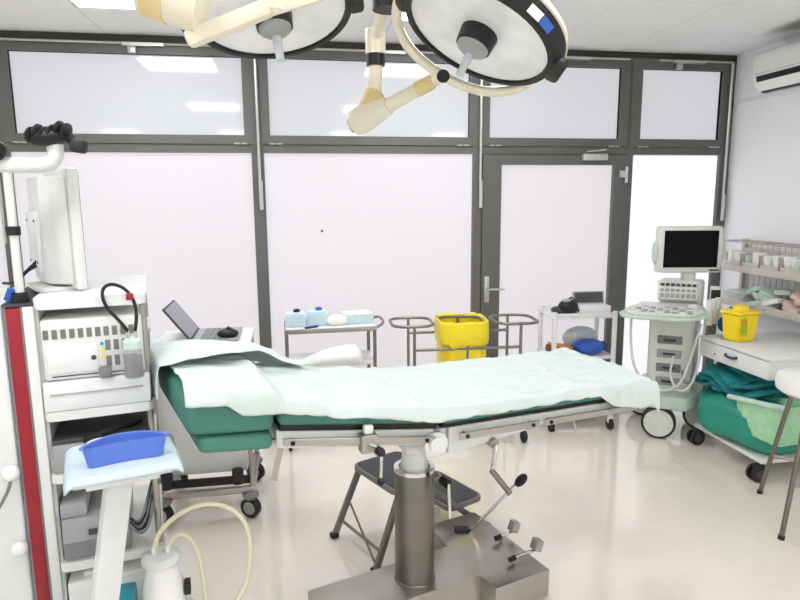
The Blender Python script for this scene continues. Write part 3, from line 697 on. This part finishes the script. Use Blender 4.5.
su = thing('suction_unit', 'white suction bottle unit with a clear looped hose beside the tower', 'suction unit', (-.455, 1.95, 0), R(8))
G().prism(rrect(-.075, .085, -.09, .09, .03), .03, .38, bev=.008).obj('pump_body', 'white', su)
for x, y in ((-.05, -.06), (.06, -.06), (-.05, .06), (.06, .06)): G().cyl((x, y, 0), (x, y, .03), .018).obj('foot', 'rubber', su)
G().lathe([(0, .38), (.062, .38), (.066, .40), (.066, .46), (.050, .52), (.043, .55), (0, .55)], 28).obj('bottle', 'white_gloss', su)
lid = G().lathe([(0, .55), (.055, .548), (.060, .553), (.060, .566), (.050, .574), (0, .576)], 28).obj('bottle_lid', 'offwhite', su)
for x in (-.02, .022): G().cyl((x, 0, .57), (x, 0, .60), .008, n=10).obj('hose_nipple', 'offwhite', lid)
G().bb(.064, .085, -.03, .01, .43, .47, bev=.004).obj('bottle_latch', 'black', su)
G().bb(-.16, -.085, -.085, .06, .22, .46, bev=.008).obj('filter_box', 'teal_box', su)
G().bb(-.18, -.075, -.06, .04, .19, .22, bev=.004).obj('filter_bracket', 'white', su)
G().tube([(-.02, 0, .595), (0, .01, .65), (.08, .03, .70), (.17, .04, .705), (.25, .03, .66), (.285, .01, .58), (.27, -.02, .445), (.22, -.05, .38), (.16, -.09, .28), (.09, -.09, .20)], .0085, smooth=3).obj('hose', 'tube_clear', su)
G().tube([(.022, 0, .595), (.05, .0, .635), (.09, 0, .62), (.115, 0, .55), (.125, -.01, .47), (.13, -.03, .36), (.11, -.07, .26), (.08, -.09, .2)], .007, smooth=3).obj('hose', 'tube_clear', su)

# ================================================================ ANAESTHESIA TROLLEY BEHIND THE HEAD END
an = thing('anaesthesia_trolley', 'pale wheeled trolley behind the head end of the operating table', 'trolley', (-.50, 3.48, 0))
G().bb(-.235, .215, -.20, .22, .24, .90, bev=.012).obj('cabinet', 'offwhite', an)
G().bb(-.25, .255, -.24, .24, .915, .945, bev=.006).obj('worktop', 'white', an)
for x in (-.235, .235):
    for y in (-.225, .225): G().cyl((x, y, .16), (x, y, .915), .013, n=12).obj('post', 'steel', an)
for y in (-.225, .225): G().bb(-.25, .255, y - .015, y + .015, .13, .165, bev=.003).obj('base_rail', 'steel', an)
for x in (-.235, .235): G().bb(x - .015, x + .015, -.22, .22, .13, .165, bev=.003).obj('base_rail', 'steel', an)
G().bb(-.23, .225, -.245, -.232, .19, .235, bev=.003).obj('bumper_bar', 'black', an)
for x in (-.195, .165): G().cyl((x, -.25, .20), (x, -.25, .275), .03, n=16).obj('buffer_knob', 'rubber', an)
G().sph((-.02, -.225, .62), (.05, .05, .05)).obj('valve_knob', 'black', an)
G().cyl((.0, -.235, .60), (.04, -.28, .585), .014).obj('valve_nozzle', 'white', an)
for x, y in ((-.225, -.225), (.225, -.225), (-.225, .225), (.225, .225)):
    c = G().cyl((x - .009, y - .038, .055), (x + .009, y - .008, .055), .055, n=22).obj('castor', 'rubber', an)
    G().cyl((x - .011, y - .041, .055), (x + .011, y - .005, .055), .036, n=16).obj('castor_hub', 'grey_dev', c)
    G().sph((x, y - .005, .118), (.09, .11, .05)).obj('castor_hood', 'grey_mid', c)
lt = thing('laptop', 'open grey laptop with its screen leaning back on the trolley behind the table', 'laptop', (-.545, 3.49, .946))
G().bb(.0, .235, -.16, .16, 0, .018, bev=.004).obj('keyboard_base', 'grey_dev', lt)
for r_ in range(5):
    for k in range(10): G().box((.05 + r_ * .03, -.13 + k * .029, .0195), (.024, .023, .004), bev=.001).obj('key', 'grey_mid', lt)
ld = G().box((0, 0, .11), (.010, .32, .22), bev=.004).obj('lid', 'dev_dark', lt); ld.location = (-.004, 0, .014); ld.rotation_euler = (0, R(-37), 0)
G().box((.0055, 0, .112), (.001, .296, .196)).obj('screen', 'lav_lid', ld, smooth=0)
ms = thing('breathing_mask', 'black rubber mask lying on the flat device on the trolley', 'mask', (-.365, 3.39, .968))
G().sph((0, 0, .016), (.115, .08, .05)).obj('cushion', 'black', ms)
G().cyl((0, 0, .03), (.01, 0, .048), .016, .012).obj('port', 'rubber', ms)

# ================================================================ INSTRUMENT TROLLEY
it = thing('instrument_trolley', 'steel instrument trolley carrying boxes in front of the wide pane', 'trolley', (.225, 4.27, 0), R(1))
G().bb(-.30, .31, -.17, .17, .815, .835, bev=.003).obj('top_shelf', 'white_gloss', it)
G().bb(-.30, .31, -.172, -.166, .808, .84, bev=.001).obj('shelf_lip', 'steel', it)
G().bb(-.30, .31, .166, .172, .808, .84, bev=.001).obj('shelf_lip', 'steel', it)
G().bb(-.29, .30, -.165, .165, .575, .595, bev=.003).obj('lower_shelf', 'white_gloss', it)
for x in (-.295, .295):
    for y in (-.16, .16):
        G().cyl((x, y, .09), (x, y, .835), .0125, n=12).obj('leg', 'grey_leg', it)
        c = G().cyl((x - .012, y, .045), (x + .012, y, .045), .045, n=18).obj('castor', 'rubber', it)
        G().bb(x - .016, x + .016, y - .015, y + .015, .05, .10).obj('castor_fork', 'steel', c)
G().tube([(.305, -.15, .825), (.36, -.14, .85), (.375, 0, .855), (.36, .14, .85), (.305, .15, .825)], .010, smooth=2).obj('push_handle', 'grey_leg', it)
def small_box(name, label, cat, x, y, z, d_, m_, lidm=None, rz=0, group=None):
    t = thing(name, label, cat, (x, y, z), rz, group)
    G().bb(-d_[0] / 2, d_[0] / 2, -d_[1] / 2, d_[1] / 2, 0, d_[2], bev=min(d_) * .08).obj('box_body', m_, t)
    G().bb(-d_[0] / 2 - .003, d_[0] / 2 + .003, -d_[1] / 2 - .003, d_[1] / 2 + .003, d_[2] * .78, d_[2] * .82).obj('box_rim', 'white', t, smooth=0)
    if lidm: G().sph((.01, 0, d_[2] + .008), (d_[0] * .38, d_[1] * .4, .03)).obj('lid_flap', lidm, t)
    return t
small_box('wipes_box', 'pale blue wipes box with a black lid flap on the instrument trolley', 'box', -.005, 4.25, .8365, (.13, .12, .095), 'box_blue', 'black', .05)
small_box('wipes_box', 'pale blue wipes box with a blue lid flap on the instrument trolley', 'box', .145, 4.27, .8365, (.13, .12, .10), 'box_blue', 'label_blue', -.08)
tag(G().sph((0, 0, .036), (.15, .12, .08)).obj('gauze_pack', 'pack_white'), 'soft white pack between the wipes boxes and the flat blue pack', 'pack').matrix_world = Matrix.Translation((.275, 4.23, .832))
small_box('syringe_pack', 'flat white and blue pack at the handle end of the instrument trolley', 'pack', .42, 4.30, .8365, (.21, .15, .05), 'box_blue', None, .1)
tag(G().box((.0, 0, .052), (.2, .14, .02), bev=.006).obj('paper_pack', 'pack_white'), 'thin white paper pack lying on the flat blue pack', 'pack').matrix_world = Matrix.Translation((.42, 4.30, .846)) @ Matrix.Rotation(.16, 4, 'Z')
tag(G().bb(-.05, .05, -.01, .01, 0, .012, bev=.003).obj('syringe', 'navy'), 'small dark syringe lying in front of the wipes boxes', 'syringe').matrix_world = Matrix.Translation((.10, 4.15, .8365)) @ Matrix.Rotation(.5, 4, 'Z')
def bol(u, v):
    a = 2 * math.pi * v; x = -.21 + .43 * u
    rr = (.035 + .075 * math.sin(min(1, u * 1.05) * math.pi * .62)) * (1 - max(0, (u - .86) / .14) ** 2) ** .5 * min(1, (u / .06 + .02)) ** .5
    return Vector((x, math.cos(a) * rr * 1.1, .66 - .065 + rr * .62 + math.sin(a) * rr * .62))
tag(G().grid(30, 24, bol).obj('bolster_cushion', 'seat_white', smooth=80), 'soft white bolster cushion lying on the lower shelf of the instrument trolley', 'cushion').location = (.22, 4.04, .001)

# ================================================================ WASTE BAG STAND
bs = thing('waste_bag_stand', 'steel tube stand with three bag rings in front of the windows', 'bag stand', (1.14, 4.12, 0), R(-3))
def rring(x0, x1, y0, y1, z, r=.09):
    return [(x, y, z) for x, y in rrect(x0, x1, y0, y1, r, 5)]
for x0, x1 in ((-.50, -.22), (-.165, .145), (.215, .51)):
    G().tube(rring(x0, x1, -.16, .16, .85), .0105, closed=True).obj('bag_ring', 'grey_leg', bs)
for y, z in ((-.16, .69), (.16, .74)):
    G().tube([(-.36, y, z), (.37, y, z)], .0105).obj('cross_tube', 'grey_leg', bs)
for x in (-.36, .0, .37):
    for y in (-.16, .16): G().tube([(x, y, .845), (x, y, .12)], .0105).obj('upright', 'grey_leg', bs)
for y in (-.16, .16): G().tube([(-.40, y, .11), (.41, y, .11)], .012).obj('base_tube', 'grey_leg', bs)
for x in (-.40, .41):
    G().tube([(x, -.16, .11), (x, .16, .11)], .012).obj('base_tube', 'grey_leg', bs)
    for y in (-.16, .16):
        G().sph((x, y, .047), (.05, .094, .094)).obj('castor', 'rubber', bs)
Mbs = Matrix.Translation((1.14, 4.12, 0)) @ Matrix.Rotation(R(-3), 4, 'Z')
yb = thing('waste_bag', 'yellow waste bag folded over the middle ring of the stand', 'bag', (1.14, 4.12, 0), R(-3))
def bag_fn(u, v):
    a = 2 * math.pi * u; c, s = math.cos(a), math.sin(a); e = .45
    x = math.copysign(abs(c) ** e, c) * .158; y = math.copysign(abs(s) ** e, s) * .165
    z = .30 + .565 * v
    k = 1 - .03 * (1 - v) + .05 * nz(c * 3, s * 3 + v * 3, 2) - .06 * math.exp(-((v - .0) / .12) ** 2)
    if v < .001: k = .7
    return Vector((-.01 + x * k, y * k, z))
def cuff_fn(u, v):
    a = 2 * math.pi * u; c, s = math.cos(a), math.sin(a); e = .45
    x = math.copysign(abs(c) ** e, c) * .168; y = math.copysign(abs(s) ** e, s) * .176
    k = 1.0 + .03 * math.sin(v * 3) + .03 * nz(c * 5, s * 5 + v * 2, 6)
    return Vector((-.01 + x * k, y * k, .872 - v * (.16 + .04 * nz(c * 2, s * 2, 8)) + .012 * nz(c * 4, s * 4, 1)))
G().grid(72, 20, bag_fn).obj('bag_body', 'yellow_bag', yb, smooth=80, solid=.004)
G().grid(72, 10, cuff_fn).obj('bag_cuff', 'yellow_bag', yb, smooth=80, solid=.004)
G().box((-.04, -.178, .52), (.13, .004, .10), bev=.001).obj('hazard_print', 'yellow_mark', yb, smooth=0)

# ================================================================ WHITE SHELF CART
wc = thing('shelf_cart', 'white two-shelf cart on castors in front of the door', 'cart', (2.045, 4.24, 0), R(-4))
for x in (-.222, .222):
    for y in (-.155, .155):
        G().bb(x - .014, x + .014, y - .014, y + .014, .09, .885, bev=.002).obj('post', 'white', wc)
        c = G().cyl((x - .014, y, .042), (x + .014, y, .042), .042, n=18).obj('castor', 'black', wc)
        G().bb(x - .02, x + .02, y - .016, y + .016, .05, .10, bev=.004).obj('castor_fork', 'white', c)
for z in (.85, .55, .16): G().bb(-.237, .237, -.165, .165, z - .015, z, bev=.003).obj('shelf', 'white', wc)
for y in (-.16, .16): G().bb(-.235, .235, y - .006, y + .006, .86, .875, bev=.001).obj('shelf_rail', 'white', wc)
Mwc = Matrix.Translation((2.045, 4.24, 0)) @ Matrix.Rotation(R(-4), 4, 'Z')
def on_cart(name, label, cat, x, y, z, rz=0): return thing(name, label, cat, Mwc @ Vector((x, y, z)), R(-4) + rz)
hb = on_cart('monitor_cuff', 'black crumpled cuff bundle on the top shelf of the white cart', 'cuff', -.08, -.03, .851)
G().sph((0, 0, .05), (.15, .13, .115)).obj('cuff_roll', 'black', hb)
G().sph((-.07, .01, .028), (.11, .09, .055)).obj('cuff_tail', 'dev_dark', hb)
G().tube([(-.02, -.03, .10), (.02, 0, .125), (.05, .02, .10), (.07, -.03, .02)], .006, smooth=2).obj('cuff_hose', 'rubber', hb)
G().sph((-.02, -.02, .10), (.06, .05, .03)).obj('cuff_strap', 'grey_dev', hb)
vm = on_cart('vital_signs_monitor', 'small white monitor with a dark screen on the white cart', 'monitor', .10, .03, .851)
G().bb(-.12, .14, -.08, .10, 0, .055, bev=.008).obj('case', 'white', vm)
sc_ = G().box((0, 0, .045), (.24, .018, .095), bev=.004).obj('display', 'grey_dev', vm); sc_.location = (.01, .03, .055); sc_.rotation_euler = (R(-12), 0, 0)
G().box((0, -.0095, .046), (.215, .002, .075)).obj('screen', 'lav_lid' if False else 'dev_dark', sc_, smooth=0)
bb_ = on_cart('blue_wrap_bundle', 'blue plastic wrapped bundle on the lower shelf of the white cart', 'bundle', .08, -.02, .551)
G().sph((0, -.03, .055), (.24, .2, .11)).obj('wrap', 'bright_blue', bb_)
G().sph((.10, -.05, .06), (.08, .1, .07)).obj('wrap_knot', 'navy', bb_)
cb = on_cart('clear_wrap_bundle', 'clear plastic bag behind the blue bundle on the lower shelf', 'bag', .07, .09, .551)
G().sph((0, 0, .09), (.28, .12, .18)).obj('wrap', 'clear_wrap', cb)
bp = on_cart('brown_pouch', 'brown leather pouch with dark trim on the lower shelf', 'pouch', -.13, -.03, .551)
G().box((0, 0, .03), (.19, .14, .06), bev=.02, rot=Matrix.Rotation(R(6), 4, 'Y')).obj('pouch_body', 'brown', bp)
G().box((0, 0, .063), (.16, .12, .012), bev=.005, rot=Matrix.Rotation(R(9), 4, 'Y')).obj('pouch_flap', 'orange', bp)
G().box((.07, -.06, .02), (.08, .03, .035), bev=.008).obj('pouch_strap', 'black', bp)

# ================================================================ ULTRASOUND MACHINE
us = thing('ultrasound_machine', 'beige wheeled ultrasound machine with a black screen in front of the narrow pane', 'ultrasound machine', (2.715, 4.035, 0), R(-34))
# local -y faces the room
G().prism([(-.17, -.20), (.13, -.20), (.17, .20), (-.17, .20)], .30, .90, bev=.03).obj('console_body', 'us_beige', us)
for k in range(4):
    G().box((-.03, -.202, .40 + k * .10), (.16, .012, .06), bev=.006).obj('front_bay', 'grey_mid' if k % 2 else 'grey_dev', us)
    G().box((-.03, -.210, .40 + k * .10), (.08, .008, .018), bev=.002).obj('bay_slot', 'dev_dark', us)
G().prism([(-.21, -.26), (-.17, -.33), (.11, -.33), (.165, -.24), (.22, .26), (-.22, .26)], .225, .33, bev=.03).obj('base', 'us_green', us)
for x in (-.20, .20):
    for y in (-.20, .20):
        pass
for x, y in ((-.07, -.26), (.20, .04), (-.20, .20), (.20, .22)):
    c = G().cyl((x, y - .03, .115), (x, y + .03, .115), .115, n=32).obj('wheel', 'rubber', us)
    G().cyl((x, y - .034, .115), (x, y + .034, .115), .098, n=28).obj('wheel_cover', 'us_beige', c)
G().prism([(-.36, -.40), (-.34, -.50), (-.26, -.555), (.04, -.54), (.13, -.48), (.20, -.34), (.18, .0), (-.26, .0)], .895, .918, bev=.008).obj('keyboard_rim', 'us_green', us)
kb = G().prism([(-.33, -.38), (-.31, -.47), (-.24, -.52), (.03, -.51), (.11, -.46), (.17, -.33), (.16, -.01), (-.24, -.01)], .918, .935, bev=.008).obj('keyboard', 'us_beige', us)
for r_ in range(4):
    for k in range(8):
        G().box((-.24 + k * .046, -.45 + r_ * .055, .939), (.034, .036, .010), bev=.003).obj('key', 'grey_dev' if (r_ + k) % 3 else 'white', kb)
G().sph((.10, -.18, .94), (.06, .06, .04)).obj('trackball', 'white', kb)
pn = G().box((.0, .02, 1.02), (.27, .05, .15), rot=Matrix.Rotation(R(-24), 4, 'X'), bev=.015).obj('control_panel', 'us_beige', us)
Mp = Matrix.Translation((.0, .02, 1.02)) @ Matrix.Rotation(R(-24), 4, 'X')
for r_ in range(3):
    for k in range(7):
        G().box(Mp @ Vector((-.105 + k * .035, -.028, -.045 + r_ * .04)), (.026, .010, .020 if r_ else .03), rot=Matrix.Rotation(R(-24), 4, 'X'), bev=.003).obj('panel_button', 'dev_dark' if r_ == 2 else 'grey_dev', pn)
G().prism([(-.12, .03), (.16, .03), (.18, .24), (-.12, .24)], .80, 1.09, bev=.025).obj('rear_housing', 'us_beige', us)
G().cyl((.06, .08, 1.05), (.06, .08, 1.20), .05, n=20).obj('monitor_neck', 'us_beige', us)
mon = G().bb(-.228, .228, -.04, .04, 1.155, 1.485, bev=.02).obj('monitor', 'us_beige', us); mon.location = (.05, .03, 0); mon.rotation_euler = (0, 0, R(24))
G().bb(-.19, .19, -.043, -.038, 1.195, 1.455).obj('screen', 'screen', mon, smooth=0)
for x in (-.232, .232): G().sph((x, 0, 1.30), (.05, .07, .17)).obj('side_speaker', 'us_green', mon)
G().bb(.14, .21, -.043, -.039, 1.168, 1.180).obj('monitor_button', 'dev_dark', mon, smooth=0)
G().bb(-.2, .2, .03, .08, 1.22, 1.45, bev=.02).obj('monitor_back', 'us_beige', mon)
for k in range(3):
    h = G().cyl((.20 + .03 * k, -.22 + .07 * k, .83), (.20 + .03 * k, -.22 + .07 * k, .93), .026, n=14).obj('probe_holder', 'us_beige', us)
    G().cyl((.20 + .03 * k, -.22 + .07 * k, .90), (.20 + .03 * k, -.22 + .07 * k, 1.0), .016, .02, n=12).obj('probe', 'white' if k != 1 else 'offwhite', h)
G().bb(.21, .27, .02, .08, .93, 1.06, bev=.008).obj('gel_bottle', 'white', us)
G().bb(.215, .275, .015, .075, .97, 1.04, bev=.006).obj('gel_label', 'black', us)
G().tube([(-.28, -.38, .90), (-.28, -.38, .72), (-.25, -.37, .52), (-.16, -.36, .40), (-.04, -.34, .36), (.06, -.32, .42), (.11, -.28, .60), (.16, -.25, .84)], .009, smooth=3).obj('probe_cable', 'us_beige', us)
G().tube([(.18, -.24, .84), (.165, -.28, .62), (.13, -.33, .42), (.05, -.33, .36), (-.02, -.30, .46), (.0, -.20, .6)], .008, smooth=3).obj('probe_cable', 'offwhite', us)
G().tube([(.19, -.20, .84), (.17, -.235, .62), (.13, -.25, .44), (.08, -.25, .40), (.06, -.215, .5)], .008, smooth=3).obj('probe_cable', 'grey_dev', us)
cbg = thing('cable_bundle', 'black and blue cables hanging beside the ultrasound machine probes', 'cables', (2.93, 3.74, .761))
G().tube([(-.04, 0, .01), (-.05, -.01, .12), (.0, 0, .20), (.04, .01, .10), (.06, 0, .01)], .012, smooth=2).obj('black_cable', 'black', cbg)
G().sph((.0, .04, .06), (.13, .08, .12)).obj('blue_pouch', 'bright_blue', cbg)

# ================================================================ DRAWER TROLLEY ON THE AC WALL
dt = thing('drawer_trolley', 'white trolley with one drawer and castors against the air conditioner wall', 'trolley', (2.98, 3.41, 0))
G().bb(-.29, .40, -.325, .325, .745, .762, bev=.003).obj('top', 'white', dt)
G().bb(-.272, .38, -.315, .315, .63, .745, bev=.003).obj('drawer_case', 'white', dt)
dr = G().bb(-.284, -.272, -.318, .318, .632, .738, bev=.003).obj('drawer_front', 'white', dt)
G().tube([(-.284, .05, .70), (-.303, .04, .692), (-.305, -.04, .692), (-.284, -.05, .70)], .008, smooth=2).obj('drawer_handle', 'navy', dr)
for x in (.36,):
    for y in (-.29, .29): G().bb(x - .018, x + .018, y - .018, y + .018, .12, .63, bev=.003).obj('upright', 'white', dt)
G().bb(.345, .352, -.28, .28, .2, .63).obj('back_panel', 'wood_grey', dt, smooth=0)
G().bb(-.28, .38, -.32, .32, .115, .14, bev=.004).obj('base_shelf', 'white', dt)
for x, y in ((-.27, -.29), (-.27, .29), (.34, -.29), (.34, .29)):
    for dx in (-.022, .022):
        c = G().cyl((x - .012, y + dx - .009, .05), (x - .012, y + dx + .009, .05), .05, n=22).obj('castor', 'rubber', dt)
        G().cyl((x - .012, y + dx - .011, .05), (x - .012, y + dx + .011, .05), .026, n=16).obj('castor_hub', 'dev_dark', c)
    G().sph((x, y, .085), (.075, .07, .06)).obj('castor_hood', 'black', dt)
sb = thing('sharps_container', 'yellow sharps container standing on the drawer trolley', 'container', (2.85, 3.555, .763), R(10))
g = G(); a = [(-.085, -.07), (.085, -.07), (.085, .07), (-.085, .07)]
lo = [g.bm.verts.new((x * .88, y * .88, 0)) for x, y in a]; hi = [g.bm.verts.new((x * 1.05, y * 1.05, .185)) for x, y in a]
g.bm.faces.new(lo[::-1]); g.bm.faces.new(hi)
for i in range(4): g.bm.faces.new((lo[i], lo[(i + 1) % 4], hi[(i + 1) % 4], hi[i]))
bmesh.ops.bevel(g.bm, geom=list(g.bm.edges), offset=.012, segments=3, affect='EDGES')
g.obj('container_body', 'yellow', sb)
l_ = G().prism(rrect(-.098, .098, -.083, .083, .02), .18, .198, bev=.004).obj('container_lid', 'yellow', sb)
G().lathe([(0, .198), (.05, .198), (.046, .225), (.03, .232), (0, .232)], 20).obj('lid_cap', 'yellow', l_)
G().box((-.045, -.0755, .105), (.05, .003, .11), rot=Matrix.Rotation(R(-4), 4, 'X')).obj('hazard_label', 'yellow_mark', sb, smooth=0)
G().box((-.045, -.0785, .135), (.035, .002, .03), rot=Matrix.Rotation(R(-4), 4, 'X')).obj('hazard_mark', 'orange', sb, smooth=0)

# green laundry stuffed on the base shelf
gb = thing('green_laundry_bag', 'large smooth green laundry bag on the base of the drawer trolley', 'bag', (2.95, 3.40, .141))
def blob(cx, cy, cz, dx, dy, dz, f, amp, seed, sq=.6, flat=0.0):
    def fn(u, v):
        a = 2 * math.pi * u; b = math.pi * (v - .5)
        def p(t): return math.copysign(abs(t) ** sq, t)
        x, y, z = p(math.cos(a)) * p(math.cos(b)), p(math.sin(a)) * p(math.cos(b)), p(math.sin(b))
        k = 1 + amp * nz(x * f + seed, y * f, z * f + seed)
        return Vector((cx + x * dx * k, cy + y * dy * k, max(cz + z * dz * k, flat)))
    return fn
G().grid(48, 28, blob(-.02, .0, .15, .30, .34, .16, 1.6, .14, 3)).obj('bag_body', 'green_bag', gb, smooth=80)
tc_ = thing('surgical_gowns', 'crumpled teal cloth gowns heaped on the green laundry bag', 'cloth', (2.95, 3.42, .465))
for k, (x, y, z, dx, dy, dz, rx, rz) in enumerate(((-.05, .10, .02, .22, .20, .06, .35, .3), (-.12, .22, .0, .16, .16, .045, -.2, -.4), (.02, -.02, .06, .22, .20, .07, -.35, .6), (-.06, .02, .10, .08, .22, .045, .5, .9))):
    o = G().grid(40, 24, blob(0, 0, 0, dx, dy, dz, 3.2, .5, 5 + 3 * k, .75, -1)).obj('gown_fold', 'teal_cloth', tc_, smooth=80); o.location = (x, y, z); o.rotation_euler = (rx, 0, rz)
wbk = thing('plastic_bag', 'pale green translucent plastic bag lying over the near end of the green laundry bag', 'bag', (2.775, 3.135, .27), R(8))
def bk(u, v):
    a = 2 * math.pi * u; c, s = math.cos(a), math.sin(a); e = .6
    x = math.copysign(abs(c) ** e, c); y = math.copysign(abs(s) ** e, s); z = .22 * v - .03 * y * v
    k = (.72 + .28 * v) * (1 + .10 * nz(c * 4, s * 4, v * 5))
    return Vector((x * .13 * k, y * .19 * k, z + .012 * nz(c * 6, s * 6, 3)))
G().grid(64, 16, bk).obj('liner_bag', 'lightgreen', wbk, smooth=80, solid=.004)
G().tube([(-.135, .19, .205), (-.14, .05, .222), (-.135, -.1, .238), (-.10, -.19, .245)], .016, smooth=1).obj('rolled_edge', 'pack_green', wbk)
G().grid(30, 16, blob(0, 0, .07, .10, .15, .07, 3, .3, 8)).obj('bag_filling', 'lightgreen', wbk, smooth=80)
G().prism(rrect(-.09, .09, -.14, .14, .03), -.005, .01, bev=.003).obj('bag_bottom', 'lightgreen', wbk)

# wall rack with bins
rk = thing('wall_rack', 'wire rack with two rows of supply bins on the air conditioner wall', 'rack', (3.33, 3.70, 0))
for y in (.56, -.10, -.75):
    G().bb(.06, .09, y - .015, y + .015, .74, 1.37, bev=.002).obj('upright', 'wire', rk)
for z in (1.155, .895):
    G().bb(-.10, .095, -.75, .57, z - .012, z, bev=.002).obj('shelf', 'wire', rk)
    G().bb(-.104, -.097, -.75, .57, z - .015, z + .035, bev=.001).obj('shelf_lip', 'beige_bin', rk)
for z in (1.25, 1.36):
    G().tube([(.07, .57, z), (.07, -.75, z)], .006).obj('back_wire', 'wire', rk)
G().tube([(-.10, .56, 1.36), (-.10, -.75, 1.36)], .006).obj('front_wire', 'wire', rk)
for k in range(8): G().tube([(-.10, .56 - k * .187, 1.36), (.07, .56 - k * .187, 1.36)], .005, n=6).obj('top_wire', 'wire', rk)
for k in range(24): G().tube([(.075, .55 - k * .056, .90), (.075, .55 - k * .056, 1.36)], .003, n=5).obj('mesh_wire', 'wire', rk)
sup = ['pack_white', 'pack_white', 'pack_white', 'pack_green', 'pack_white', 'pack_white', 'pack_red']
row = ['first', 'second', 'third', 'fourth', 'fifth', 'sixth', 'seventh']
for k in range(7):
    y = 3.70 + .47 - k * .185
    b = thing('supply_bin', 'clear bin of packed supplies, %s from the windows on the upper rack row' % row[k], 'bin', (3.325, y, 1.156), 0, 'bins on the wall rack')
    g = G(); g.bb(-.085, .075, -.082, .082, 0, .006); g.bb(.069, .075, -.082, .082, 0, .15); g.bb(-.085, .075, -.082, -.077, 0, .12); g.bb(-.085, .075, .077, .082, 0, .12); g.bb(-.09, -.083, -.082, .082, 0, .06)
    g.obj('bin_tray', 'beige_bin', b, smooth=0)
    for j in range(3):
        G().box((-.035 + .02 * (j % 2), -.045 + .045 * j, .06 + .012 * ((j + k) % 3)), (.09, .042, .10), rot=Matrix.Rotation(R(random.uniform(-14, 14)), 4, 'X'), bev=.006).obj('packet', sup[(k + j) % 7], b)
lowers = [('white box of supplies on the lower rack row nearest the windows', 'box', 'pack_white', .10), ('heap of pale green wrapped packs on the lower rack row', 'packs', 'pack_green', .15), ('heap of white and pink packs on the lower rack row', 'packs', 'pack_red', .14), ('white packs on the lower rack row farthest from the windows', 'packs', 'pack_white', .13)]
for k, (lab, cat, m_, h) in enumerate(lowers):
    y = 3.70 + .45 - k * .30
    p = thing('supply_pack', lab, cat, (3.325, y, .896), 0)
    if k == 0:
        G().bb(-.09, .07, -.09, .09, 0, .045, bev=.003).obj('carton', 'pack_white', p); G().bb(-.085, .07, -.085, .085, .047, .095, bev=.003).obj('carton', 'pack_white', p)
        G().bb(-.093, -.09, -.08, .08, .055, .085).obj('carton_label', 'pack_green', p, smooth=0)
    else:
        for j in range(9):
            G().box((random.uniform(-.07, .04), random.uniform(-.11, .11), .03 + h * .8 * (j / 9)), (.10, .12, .035), rot=Matrix.Rotation(random.uniform(-.6, .6), 4, 'X') @ Matrix.Rotation(random.uniform(-.8, .8), 4, 'Z'), bev=.008).obj('packet', m_ if j % 3 else ('pack_white' if j % 2 else 'pack_green'), p)

# ================================================================ ROUND STOOL
st = thing('round_stool', 'tall stool with a white padded seat and bare steel legs', 'stool', (2.63, 2.66, 0.0))
G().lathe([(0, .695), (.18, .695), (.20, .71), (.207, .745), (.197, .778), (.16, .792), (0, .796)], 36).obj('seat', 'seat_white', st)
G().lathe([(0, .675), (.15, .675), (.15, .695), (0, .695)], 30).obj('seat_plate', 'steel', st)
for k, a in enumerate((207, 95, 331)):
    c, s = math.cos(R(a)), math.sin(R(a))
    G().cyl((c * .31, s * .31, .012), (c * .145, s * .155, .682), .0125, n=14).obj('leg', 'steel_dull', st)
    G().cyl((c * .313, s * .313, 0), (c * .309, s * .309, .02), .016, n=14).obj('foot_cap', 'rubber', st)
lp = lambda a, z: (math.cos(R(a)) * (.31 - .155 * z / .67), math.sin(R(a)) * (.31 - .155 * z / .67), z)
for a, b in ((95, 331), (331, 207)): G().cyl(lp(a, .26), lp(b, .26), .009, n=10).obj('foot_bar', 'steel', st)
